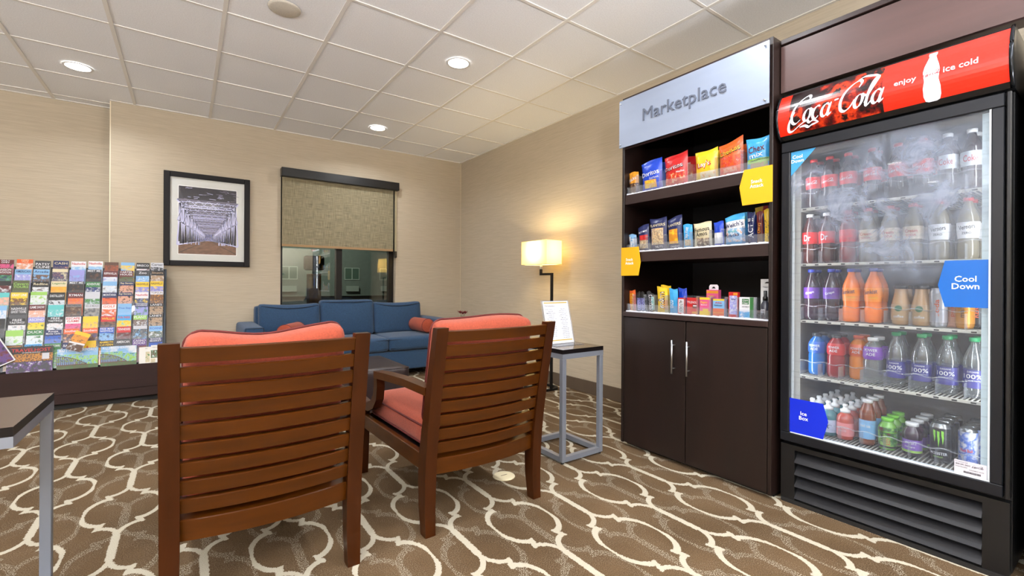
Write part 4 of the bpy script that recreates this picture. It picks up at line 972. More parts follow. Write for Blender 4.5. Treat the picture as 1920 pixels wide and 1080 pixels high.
# door
dgrey = mat('door_frame_grey', (22, 24, 30), .34, .3)
door = obj('door_frame', MB().rbox((-.388, .0, 1.718), (.372, .045, 1.768), .003).rbox((-.388, .0, .302), (.372, .045, .346), .003).rbox((-.388, .0, .3462), (-.349, .045, 1.7178), .003).rbox((.338, .0, .3462), (.372, .045, 1.7178), .003), dgrey, cool)
obj('door_handle', MB().rbox((.376, -.004, .30), (.389, .045, 1.768), .003), black_plastic, cool)
obj('gasket', MB().box((-.349, .030, .346), (-.343, .044, 1.718)).box((.332, .006, .346), (.338, .044, 1.718)).box((-.343, .006, .346), (.332, .03, .350)), mat('gasket_white', (214, 220, 226), .4), door)
# glass with condensation
fm = bpy.data.materials.new('fogged_glass'); fm.use_nodes = True; nt = fm.node_tree; nt.nodes.clear(); X.nt = nt
out = nt.nodes.new('ShaderNodeOutputMaterial'); trn = nt.nodes.new('ShaderNodeBsdfTransparent'); trn.inputs[0].default_value = (.93, .95, .96, 1)
gl = nt.nodes.new('ShaderNodeBsdfGlossy'); gl.inputs['Roughness'].default_value = .015
df = nt.nodes.new('ShaderNodeBsdfDiffuse'); df.inputs[0].default_value = lin((178, 188, 208))
tl = nt.nodes.new('ShaderNodeBsdfTranslucent'); tl.inputs[0].default_value = lin((178, 188, 208)); dm = nt.nodes.new('ShaderNodeMixShader'); dm.inputs[0].default_value = .4
nt.links.new(df.outputs[0], dm.inputs[1]); nt.links.new(tl.outputs[0], dm.inputs[2])
tc = nt.nodes.new('ShaderNodeTexCoord'); se = nt.nodes.new('ShaderNodeSeparateXYZ'); nt.links.new(tc.outputs['Object'], se.inputs[0])
nz = nt.nodes.new('ShaderNodeTexNoise'); nz.inputs['Scale'].default_value = 9; nz.inputs['Detail'].default_value = 7; nz.inputs['Roughness'].default_value = .65; nz.inputs['Distortion'].default_value = .8; nt.links.new(tc.outputs['Object'], nz.inputs['Vector'])
x_, z_ = X(se.outputs[0]), X(se.outputs[2]); nn = X(nz.outputs[0])
def blob(cx, cz, rx, rz_): 
    d = xlen((x_-cx)/rx, (z_-cz)/rz_); return xmax(1.0-d, 0.0)
fog = xmax(xmax(blob(.08, 1.60, .24, .16), blob(-.28, 1.56, .12, .10)), xmax(xmax(blob(.0, 1.30, .16, .28)*.9, blob(.10, 1.22, .16, .20)*.7), xmax(blob(-.12, 1.42, .2, .18), blob(.2, 1.45, .2, .35)*.7)))
fogk = xmin(fog*xmax((nn-.34)*2.6, .10), .52) + .06
n2 = nt.nodes.new('ShaderNodeTexNoise'); n2.inputs['Scale'].default_value = 3; mp_ = nt.nodes.new('ShaderNodeMapping'); mp_.inputs['Scale'].default_value = (1, 1, 26); nt.links.new(tc.outputs['Object'], mp_.inputs[0]); nt.links.new(mp_.outputs[0], n2.inputs['Vector'])
fogk = fogk + xmax(X(n2.outputs[0])-.52, 0.0)*.35
lw = nt.nodes.new('ShaderNodeLayerWeight'); lw.inputs[0].default_value = .3
g_ = X(lw.outputs['Facing'])*.10 + .035
m1 = nt.nodes.new('ShaderNodeMixShader'); nt.links.new(g_.v, m1.inputs[0]); nt.links.new(trn.outputs[0], m1.inputs[1]); nt.links.new(gl.outputs[0], m1.inputs[2])
m2 = nt.nodes.new('ShaderNodeMixShader'); nt.links.new(fogk.v, m2.inputs[0]); nt.links.new(m1.outputs[0], m2.inputs[1]); nt.links.new(dm.outputs[0], m2.inputs[2]); nt.links.new(m2.outputs[0], out.inputs[0])
obj('door_glass', MB().box((-.3485, .010, .3465), (.3315, .014, 1.7175)), fm, door)
# decals on the glass
def decal(pts, m_, txt, tx, tz, h, label, size=None):
    mb = MB(); mb.poly([(a, .0092, b) for a, b in pts]).poly([(a, .0098, b) for a, b in pts[::-1]])
    d = obj('door_decal', mb, m_, door, label)
    for i, s in enumerate(txt): text(s, tx, tz-i*h*1.25, None, h, wt, d, y=.0092)
decal([(-.347, 1.60), (-.347, 1.716), (-.238, 1.716)], mat('decal_sky', (56, 144, 196), .4), ['Cool', 'Down'], -.318, 1.690, .0165, 'small sky-blue triangle reading Cool Down')
b1 = mat('decal_blue', (0, 92, 178), .4); b2 = mat('decal_royal', (0, 36, 190), .4)
decal([(.212, .985), (.331, .985), (.331, 1.165), (.212, 1.165), (.192, 1.07)], b1, ['Cool', 'Down'], .270, 1.094, .0225, 'blue arrow reading Cool Down')
decal([(-.347, .35), (-.203, .35), (-.182, .435), (-.203, .515), (-.347, .515)], b2, ['Ice', 'Box'], -.285, .450, .018, 'deep blue arrow reading Ice Box')
stk = obj('service_label', MB().quad((.242, .0092, .350), (.330, .0092, .350), (.330, .0092, .402), (.242, .0092, .402)), mat('label_paper', (208, 204, 214), .5), door)
text('For Service Call', .262, .396, .034, .004, ink('charcoal'), stk, y=.009); text('800.241.2653', .266, .387, .040, .006, ink('black'), stk, y=.009); text('Serial Number', .262, .378, .034, .004, ink('charcoal'), stk, y=.009)
strokes(SCRIPT, .306, .388, .030, ink('black'), stk, y=.009, slant=.38, base=.14); text('REFRESHMENT CENTER', .303, .372, .040, .004, ink('grey'), stk, y=.009)
bc_ = MB()
for k in range(26): bc_.quad((.268+k*.0018, .0088, .357), (.269+k*.0018+random.random()*.0005, .0088, .357), (.269+k*.0018, .0088, .365), (.268+k*.0018, .0088, .365))
obj('barcode', bc_, ink('black'), stk)['kind'] = 'stuff'
# liner strips and inside light
glow_liner = mat('glowing_liner', (200, 216, 222), .4, emit=.35)  # emission stands in for light falling on the white liner return
obj('liner_strip', MB().box((.306, .056, .335), (.344, .062, 1.72)), glow_liner, cool, 'white liner strip with a slight glow down the right side')
obj('inner_trim', MB().box((-.350, .056, .335), (-.322, .062, 1.72)), mat('inner_trim_white', (190, 188, 182), .5), cool)
area('cooler_lamp', (2.485, .345, 1.03), 1.3, 2.0, (.95, .98, 1), rot=(0, math.radians(-90), math.radians(50)), shape='RECTANGLE', size_y=.02)
area('cooler_lamp', (2.485, 1.015, 1.03), 1.3, 2.0, (.95, .98, 1), rot=(0, math.radians(-90), math.radians(-50)), shape='RECTANGLE', size_y=.02)
# lower grille
obj('grille_frame', MB().box((-.388, .012, .02), (-.325, .05, .285)).box((.318, .012, .02), (.388, .05, .285)).box((-.325, .012, .262), (.318, .05, .285)), black_plastic, cool)
for k in range(4):
    z = .205 - k*.058
    mb = MB(); a, b = (.004, z), (.045, z+.046); th_ = .004
    mb.v += [(-.324, a[0], a[1]), (.317, a[0], a[1]), (.317, b[0], b[1]), (-.324, b[0], b[1]), (-.324, a[0]+th_, a[1]-th_), (.317, a[0]+th_, a[1]-th_), (.317, b[0]+th_, b[1]-th_), (-.324, b[0]+th_, b[1]-th_)]
    for f in ((0, 1, 2, 3), (7, 6, 5, 4), (0, 4, 5, 1), (1, 5, 6, 2), (2, 6, 7, 3), (3, 7, 4, 0)): mb.f.append(f); mb.m.append(0); mb.s.append(False)
    obj('louvre', mb, mat('louvre_grey', (30, 30, 33), .3, .2), cool)
obj('kick_plate', MB().box((-.385, .008, 0), (.385, .05, .0195)), mat('toe_black', (14, 12, 12), .7), cool)
# shelves
SHZ = (1.445, 1.172, .895, .622)
wire = mat('white_wire', (206, 202, 192), .45)
clear_pl = clear('divider_plastic', (245, 246, 250), .16, .12, .12)
for z in SHZ + (.335,):
    s = obj('shelf', MB().rbox((-.345, .070, z-.012), (.345, .078, z), .001).box((-.345, .62, z-.008), (.345, .626, z-.002)).box((-.345, .078, z-.009), (-.339, .62, z-.003)).box((.339, .078, z-.009), (.345, .62, z-.003)), wire, cool)
    mb = MB()
    for k in range(46): x = -.333+k*.0148; mb.box((x-.0018, .0785, z-.006), (x+.0018, .6195, z-.0025))
    obj('shelf_wires', mb, wire, s)['kind'] = 'stuff'
    ck = MB()
    for k in range(12): x = -.31+k*.054; ck.box((x-.008, .0696, z-.0095), (x+.008, .0699, z-.004))
    obj('rail_slots', ck, ink('black'), s)['kind'] = 'stuff'
    pts = [(-.34+.68*k/80, .072+.014*abs(math.sin(k*PI/10)), z+.072+.004*math.sin(k*PI/5)) for k in range(81)]
    obj('front_rail', MB().tube(pts, .0022, 5), clear_pl, s)
    for k in range(9):
        x = -.34+.085*k; obj('lane_divider', MB().box((x-.0008, .088, z+.001), (x+.0008, .50, z+.062)), clear_pl, s)

# bottles and cans
PET = clear('pet_plastic', (236, 240, 240), .18, .06, .05)
def liq(name, col, rough=.12): return mat('drink_'+name, col, rough, coat=.3)
COLA = liq('cola', (34, 14, 10)); 
PROF = {
 'cola': [(.020, 0), (.031, .003), (.0335, .02), (.0335, .062), (.0300, .082), (.0325, .102), (.0345, .125), (.0345, .152), (.0325, .172), (.024, .198), (.0145, .222), (.0125, .232), (.0125, .238)],
 'water': [(.022, 0), (.032, .004), (.034, .03), (.0335, .115), (.035, .125), (.034, .145), (.027, .175), (.017, .200), (.0125, .212), (.0125, .226)],
 'wide': [(.022, 0), (.034, .004), (.037, .02), (.0365, .10), (.034, .108), (.0375, .118), (.037, .150), (.030, .172), (.019, .185), (.017, .190), (.017, .194)],
 'frap': [(.020, 0), (.030, .004), (.0335, .03), (.0325, .085), (.027, .115), (.022, .14), (.021, .155), (.021, .160)],
 'sport': [(.022, 0), (.033, .004), (.035, .03), (.034, .08), (.036, .092), (.031, .112), (.019, .124), (.016, .130)],
 'tea': [(.020, 0), (.029, .003), (.0315, .015), (.0315, .13), (.030, .15), (.020, .178), (.0165, .188), (.0165, .195)],
 'can': [(.022, .002), (.027, .0), (.0325, .012), (.0325, .142), (.030, .150), (.0265, .158), (.0265, .161), (.024, .161), (.023, .157), (0, .157)],
 'slim': [(.020, .002), (.024, .0), (.0285, .012), (.0285, .148), (.026, .156), (.024, .162), (.0215, .162), (.021, .158), (0, .158)],
 'juice': [(.021, 0), (.031, .003), (.0335, .02), (.033, .07), (.035, .082), (.031, .105), (.021, .122), (.019, .128)],
}
def drink(kind, label, x, z, body, cap, lab, texts=(), dy=.16, name='drink_bottle', cat='bottle', capstyle='flat', group=None, sc_=1.0, lab2=None):
    p = PROF[kind]; o = thing(name, label, cat, clw(x, dy, z+.0005), RZ+random.uniform(-.0, .0), group)
    b_ = obj('body', MB().lathe(p, n=24, cap=True), body, o)
    H = p[-1][1]; r = p[-1][0]
    if cap:
        if capstyle == 'flat': cp = [(r+.0035, H-.003), (r+.004, H+.010), (r+.002, H+.0125), (0, H+.0125)]
        else: cp = [(r+.004, H-.004), (r+.0045, H+.009), (r*.75, H+.012), (r*.55, H+.022), (r*.75, H+.027), (r*.6, H+.036), (0, H+.037)]
        obj('cap', MB().lathe(cp, n=20), cap, o)
    if lab:
        z0, z1, m_ = lab
        def rad(zz):
            for k in range(len(p)-1):
                if p[k][1] <= zz <= p[k+1][1] and p[k+1][1] > p[k][1]:
                    f = (zz-p[k][1])/(p[k+1][1]-p[k][1]); return p[k][0]+(p[k+1][0]-p[k][0])*f
            return p[-1][0]
        zz = [z0+(z1-z0)*k/6 for k in range(7)]
        lb = obj('label_sleeve', MB().lathe([(rad(q)+.0006, q) for q in zz], n=24, cap=False), m_, o)
        if lab2: obj('label_band', MB().lathe([(rad(q)+.0010, q) for q in (lab2[0], (lab2[0]+lab2[1])/2, lab2[1])], n=24, cap=False), lab2[2], lb)
        for s_, cx, cz, w_, h_, col, *rt in texts:
            def wp(qx, qz, off):
                R = rad(qz)+.0016; a = qx/R; return (R*math.sin(a), -R*math.cos(a), qz)
            if s_ == 'SCRIPT': strokes(SCRIPT, cx, cz, w_, ink(col), lb, warp=wp, slant=.38, base=.15)
            else: text(s_, cx, cz, w_, h_, ink(col), lb, warp=wp, rot=rt[0] if rt else 0)
    return o
def behind(o, n, dx, desc, skip=('lettering', 'script_lettering')):
    for k in range(n):
        w = ('directly behind', 'third in the row behind', 'fourth in the row behind', 'fifth in the row behind')[k]
        c = dup(o, (o.location.x+dx*(k+1), o.location.y, o.location.z), RZ, '%s %s the front one' % (desc, w), skip=skip)
        c['group'] = o.get('group', 'drinks in the cooler')
redl, whl = mat('label_red', (206, 26, 30), .3), mat('label_white', (226, 226, 230), .35)
redc, whc, bluc, grc, blkc = mat('cap_red', (200, 30, 30), .35), mat('cap_white', (235, 235, 238), .35), mat('cap_blue', (40, 60, 170), .35), mat('cap_green', (40, 150, 90), .35), mat('cap_black', (25, 25, 28), .35)
GR = 'drinks in the glass-door cooler'
X0 = lambda Y: .68-Y
# top shelf
cf = mat('diet_liquid', (40, 24, 18), .12, coat=.3)
posn = ['leftmost', 'second from left', 'third from left', 'fourth from left', 'fifth from left']
for i, Y in enumerate((.985, .915, .838, .744)):
    o = drink('cola', 'red-labelled cola bottle on the top cooler shelf, %s' % posn[i], X0(Y), 1.445, COLA, redc, (.100, .158, redl), [('SCRIPT', 0, .130, .056, .02, 'white')], group=GR)
    behind(o, 1, .075, 'cola bottle on the top shelf, %s,' % posn[i])
for i, Y in enumerate((.652, .567)):
    o = drink('cola', ['red-capped cola bottle behind the fogged glass, top shelf centre', 'cola bottle behind heavy fog right of centre on the top shelf'][i], X0(Y), 1.445, COLA, redc, (.100, .158, redl), [('SCRIPT', 0, .130, .056, .02, 'white')], group=GR)
    behind(o, 1, .075, ['centre top-shelf cola bottle', 'fogged top-shelf cola bottle'][i])
o = drink('cola', 'silver-labelled diet cola bottle, second from right on the top shelf', X0(.490), 1.445, COLA, whc, (.100, .158, mat('label_silver', (200, 204, 210), .3, .4)), [('Coke', 0, .130, .046, .026, 'red')], group=GR)
behind(o, 1, .075, 'silver-labelled diet cola bottle')
o = drink('cola', 'silver-labelled diet cola bottle, rightmost on the top cooler shelf', X0(.418), 1.445, COLA, whc, (.100, .158, mat('label_silver', (200, 204, 210), .3, .4)), [('Coke', 0, .130, .046, .026, 'red')], group=GR)
behind(o, 1, .075, 'rightmost diet cola bottle')
# second shelf
cherryd = liq('cherry', (120, 30, 24)); pale = liq('pale', (112, 104, 84), .15); drp = liq('drp', (60, 18, 14))
for i, Y in enumerate((1.000, .926)):
    o = drink('cola', 'white-capped red-labelled soda on the second shelf, %s' % posn[i], X0(Y), 1.172, drp, whc, (.100, .158, redl), [('Dr', 0, .130, .03, .03, 'white')], group=GR)
    behind(o, 1, .075, 'white-capped soda on the second shelf, %s,' % posn[i])
o = drink('cola', 'dark red soda bottle behind fog, third on the second shelf', X0(.838), 1.172, cherryd, redc, (.100, .158, redl), [], group=GR); behind(o, 1, .075, 'dark red soda bottle')
for i, Y in enumerate((.760, .680, .599)):
    o = drink('cola', ['pale soda bottle behind the thickest fog, second shelf', 'red-capped pale soda bottle, second shelf centre', 'red-capped pale soda bottle right of the second shelf centre'][i], X0(Y), 1.172, pale, redc, (.095, .150, mat('label_cream', (206, 190, 168), .35)), [('Cream', 0, .130, .044, .014, 'red'), ('SODA', 0, .112, .036, .010, 'red')], group=GR)
    behind(o, 1, .075, ['fogged pale soda bottle', 'centre pale soda bottle', 'pale soda bottle right of centre'][i])
for i, Y in enumerate((.514, .428)):
    o = drink('cola', ['white-labelled ginger soda, second from right on the second shelf', 'white-labelled ginger soda, rightmost on the second cooler shelf'][i], X0(Y), 1.172, pale, redc, (.085, .150, whl), [('Vernors', 0, .130, .052, .018, 'charcoal', .15), ('ZERO', 0, .106, .03, .009, 'charcoal')], group=GR)
    behind(o, 1, .075, ['inner ginger soda bottle', 'rightmost ginger soda bottle'][i])
# third shelf
grape = liq('grape', (40, 22, 34)); orange = liq('orange', (236, 120, 32), .2); coffee = liq('coffee', (176, 138, 98), .25)
purl = mat('label_purple', (96, 52, 150), .35)
for i, Y in enumerate((.992, .905)):
    o = drink('cola', ['purple-labelled grape soda, leftmost on the third cooler shelf', 'purple-labelled grape soda left of the orange sodas'][i], X0(Y), .895, grape, bluc, (.105, .160, purl), [('Grape', .004, .133, .04, .016, 'white', .3)], group=GR)
    behind(o, 1, .075, ['leftmost grape soda bottle', 'grape soda bottle beside the orange sodas'][i])
for i, Y in enumerate((.824, .738)):
    o = drink('cola', ['blue-capped orange soda, left one of two on the third shelf', 'blue-capped orange soda, right one of two on the third shelf'][i], X0(Y), .895, orange, bluc, (.098, .160, mat('label_orange', (244, 140, 30), .3)), [('Sunkist', -.004, .142, .056, .020, 'navy', .12), ('ORANGE', .008, .115, .036, .009, 'yellow')], group=GR)
    behind(o, 1, .075, ['left orange soda bottle', 'right orange soda bottle'][i])
for i, Y in enumerate((.640, .571)):
    o = drink('frap', ['glass bottle of creamy coffee drink, left one on the third shelf', 'glass bottle of creamy coffee drink, right one on the third shelf'][i], X0(Y), .895, coffee, blkc, (.02, .09, mat('label_coffee', (170, 140, 104), .3)), [('coffee', 0, .038, .036, .012, 'white')], group=GR)
    obj('round_badge', MB().lathe([(.0001, .0), (.013, .0008)], (0, -.0345, .072), 18, axis='y', cap=False), mat('badge_green', (24, 96, 64), .4), o)
    behind(o, 1, .075, ['left coffee drink bottle', 'right coffee drink bottle'][i], ('lettering', 'round_badge'))
for i, (Y, cn, lb, tx) in enumerate(((.516, 'silver', 'silver slim can right of the coffee drinks', 'soda'), (.474, 'peach', 'peach-coloured can under the blue arrow decal', 'peach'), (.436, 'amber', 'yellow can under the blue arrow decal', 'mango'), (.405, 'black', 'black can with orange letters, rightmost on the third shelf', 'REIGN'))):
    o = drink('slim', lb, X0(Y), .895, mat('can_'+cn, PAL[cn], .25, .5), None, (.02, .14, mat('canlabel_'+cn, PAL[cn], .3, .3)), [(tx, 0, .08, .07, .016, 'orange' if cn != 'amber' else 'brown', PI/2)], name='drink_can', cat='can', group=GR, dy=.16+.03*(i % 2))
# fourth shelf
for i, (Y, cn, bodyc, tx) in enumerate(((.966, 'blue', (14, 84, 150), ''), (.884, 'red', (128, 20, 26), ''), (.806, 'orange', (206, 120, 40), 'POWER'))):
    o = drink('wide', '%s sports drink, %s on the fourth cooler shelf' % (cn, posn[i]), X0(Y), .622, liq('sport_'+cn, bodyc), blkc if cn != 'orange' else mat('cap_orange', (210, 90, 40), .4), (.110, .165, mat('label_'+cn+'_s', PAL[cn], .35)), [('POWER', 0, .146, .05, .012, 'white'), ('ADE', 0, .130, .034, .012, 'white')], group=GR, dy=.16 if i < 2 else .20)
    behind(o, 1, .08, cn+' sports drink')
o = drink('wide', 'clear sports drink with a purple label, middle left of the fourth shelf', X0(.738), .622, clear('clear_drink', (214, 214, 206), .18, .05, .12), whc, (.108, .165, mat('label_purple_s', (118, 64, 168), .35)), [('POWER', 0, .150, .052, .013, 'white'), ('ADE', 0, .132, .036, .013, 'white')], group=GR); behind(o, 1, .08, 'purple-labelled clear sports drink')
wl = mat('label_water', (62, 60, 130), .35)
for i, Y in enumerate((.655, .569, .488, .408)):
    o = drink('water', ['green-capped water bottle, leftmost of four on the fourth shelf', 'green-capped water bottle, second of four on the fourth shelf', 'green-capped water bottle, third of four on the fourth shelf', 'green-capped water bottle, rightmost of four on the fourth shelf'][i], X0(Y), .622, PET, grc, (.040, .112, wl), [('DASANI', 0, .104, .034, .007, 'white'), ('100%', 0, .086, .060, .018, 'white'), ('RECYCLED BOTTLE', 0, .070, .050, .005, 'white')], group=GR)
    behind(o, 1, .08, ['leftmost water bottle', 'second water bottle', 'third water bottle', 'rightmost water bottle'][i])
# bottom shelf
for Y, nm, col, lb in ((.985, 'teal vitamin drink behind the Ice Box decal', (60, 120, 130), 'teal'), (.915, 'teal vitamin drink right of the Ice Box decal', (70, 130, 136), 'teal')):
    o = drink('sport', nm + ', bottom shelf', X0(Y), .335, liq('vit_'+lb, col), whc, (.02, .08, mat('label_vit_'+lb, (190, 200, 226), .35)), [('vit', 0, .05, .03, .02, 'navy')], capstyle='sport', group=GR)
    behind(o, 4, .078, nm.split(' decal')[0].replace('the Ice Box', 'decal') + ' row,')
o = drink('sport', 'coral-red vitamin drink in front on the bottom shelf', X0(.845), .335, liq('vit_red', (176, 66, 50)), whc, (.02, .08, mat('label_vit_red', (214, 130, 130), .35)), [('NUTRITION', 0, .058, .05, .008, 'white'), ('FACTS', 0, .045, .03, .008, 'white')], capstyle='sport', group=GR); behind(o, 4, .078, 'coral-red vitamin drink row,')
o = drink('tea', 'tall amber iced tea bottle on the bottom shelf', X0(.758), .335, liq('tea', (120, 56, 24)), whc, (.03, .115, mat('label_tea', (120, 170, 214), .35)), [('iced tea', 0, .09, .04, .014, 'white')], group=GR); behind(o, 2, .075, 'amber iced tea row,')
o = drink('juice', 'green and black sports drink in the middle of the bottom shelf', X0(.684), .335, liq('armor', (110, 170, 60)), mat('cap_lime', (120, 200, 60), .4), (.01, .10, pic('armor', ['black', 'lime', 'green', 'maroon'], 14)), [('ARMOR', -.012, .062, .055, .014, 'black', PI/2), ('BODY', .012, .04, .03, .014, 'red', PI/2)], group=GR, lab2=(.012, .02, mat('band_dark', (40, 30, 28), .4))); behind(o, 2, .075, 'green sports drink row,')
o = drink('juice', 'small grape juice bottle with a white and purple label', X0(.599), .335, liq('grapej', (46, 22, 44)), whc, (.015, .070, mat('label_grapej', (120, 84, 170), .35)), [("Welch's", .002, .058, .040, .013, 'white'), ('Grape', 0, .040, .036, .008, 'white')], group=GR, lab2=(.016, .026, mat('band_lime', (150, 190, 90), .4))); behind(o, 3, .075, 'small grape juice row,')
blk = mat('can_black', (22, 22, 22), .3, .4)
o = drink('can', 'black energy drink can with green claw mark on the bottom shelf', X0(.508), .335, mat('can_metal', (150, 152, 154), .25, .9), None, (.011, .143, mat('canlabel_black2', (26, 25, 24), .3, .2)), [('MONSTER', 0, .040, .058, .011, 'white'), ('ENERGY', 0, .026, .03, .006, 'lime')], name='drink_can', cat='can', group=GR)
def clw_(R, a): return (R*math.sin(a), -R*math.cos(a))
cm = MB()
for k, (xa, top, bot) in enumerate(((-.013, .135, .085), (0, .132, .066), (.013, .135, .078))):
    pts = [(xa-.004, top), (xa+.004, top-.003), (xa+.0035, top-.02), (xa+.0045, (top+bot)/2), (xa+.001, bot), (xa-.002, (top+bot)/2), (xa-.0035, top-.02)]
    cm.poly([(*clw_(.0338, q[0]/.0338), q[1]) for q in reversed(pts)])
obj('claw_mark', cm, mat('claw_green', (130, 200, 60), .4, emit=.1), o)
behind(o, 3, .07, 'black energy drink can row,', ('lettering', 'claw_mark'))
o = drink('slim', 'blue and silver energy drink can, rightmost on the bottom shelf', X0(.425), .335, mat('can_metal', (150, 152, 154), .25, .9), None, (.012, .148, pic('bluesilver', ['navy', 'silver', 'blue', 'silver'], 14, .3)), [('Red Bull', 0, .075, .036, .012, 'red')], name='drink_can', cat='can', group=GR); behind(o, 3, .065, 'blue and silver energy can row,')

# ------------------------------------------------------------------ brochure rack
RK = (-.165, 5.20, 0)
rack = thing('brochure_rack', 'long dark wood brochure rack with clear tiered pockets in the alcove', 'rack', RK)
LX = -1.62
rackw = mat('rack_wood', (44, 27, 24), .6, spec=.25, noise=(9, .2, (.12, 1, 1.2)))
obj('front_panel', MB().rbox((LX, 0, .132), (0, .022, .336), .002), rackw, rack)
obj('lower_rail', MB().rbox((LX, .004, .052), (0, .03, .131), .002), rackw, rack)
obj('toe_kick', MB().box((LX+.01, .06, 0), (-.02, .5, .0515)), mat('toe_black', (14, 12, 12), .7), rack)
sd = [(.023, .055), (.53, .055), (.53, 1.18), (.44, 1.19), (.05, .336), (.023, .336)]
mb = MB(); mb.poly([(0, a, b) for a, b in sd]).poly([(-.012, a, b) for a, b in reversed(sd)])
for k in range(len(sd)):
    a, b = sd[k], sd[(k+1) % len(sd)]; mb.quad((0, b[0], b[1]), (0, a[0], a[1]), (-.012, a[0], a[1]), (-.012, b[0], b[1]))
obj('side_panel', mb, mat('rack_slate', (56, 66, 78), .4), rack)
mb = MB(); bb = [(.06, .33), (.53, .33), (.53, 1.18), (.478, 1.19)]
bmt = mat('rack_back', (30, 32, 38), .5)
mb.quad((LX, .105, .33), (-.0125, .105, .33), (-.0125, .498, 1.19), (LX, .498, 1.19)).quad((LX, .53, .33), (-.0125, .53, .33), (-.0125, .53, 1.19), (LX, .53, 1.19)).quad((LX, .498, 1.19), (-.0125, .498, 1.19), (-.0125, .53, 1.19), (LX, .53, 1.19))
obj('back_board', mb, bmt, rack)
obj('deck', MB().box((LX, .0225, .32), (-.0125, .10, .333)), espresso_h, rack)
ROWZ = [1.247, 1.168, 1.066, .969, .864, .760, .660, .550]
LEAN = math.radians(14); BH = .205
pocket = clear('pocket_acrylic', (250, 252, 255), .07, .05, .02)
for r, zt in enumerate(ROWZ):
    yb_ = .42-.045*r - BH*math.sin(LEAN) - .010; zb_ = zt-BH*math.cos(LEAN)-.004
    pk = MB(); hgt = .128
    pk.quad((LX, yb_-.002, zb_), (-.013, yb_-.002, zb_), (-.013, yb_-.002+hgt*math.sin(LEAN), zb_+hgt*math.cos(LEAN)), (LX, yb_-.002+hgt*math.sin(LEAN), zb_+hgt*math.cos(LEAN)))
    obj('pocket_front', pk, pocket, rack)
ORD = ['top', 'second', 'third', 'fourth', 'fifth', 'sixth', 'seventh', 'eighth']
POS = ['at its right end', 'second from its right end', 'third from its right end', 'fourth from its right end', 'fifth from its right end', 'sixth from its right end', 'seventh from its right end', 'eighth from its right end', 'ninth from its right end', 'tenth from its right end', 'eleventh from its right end']
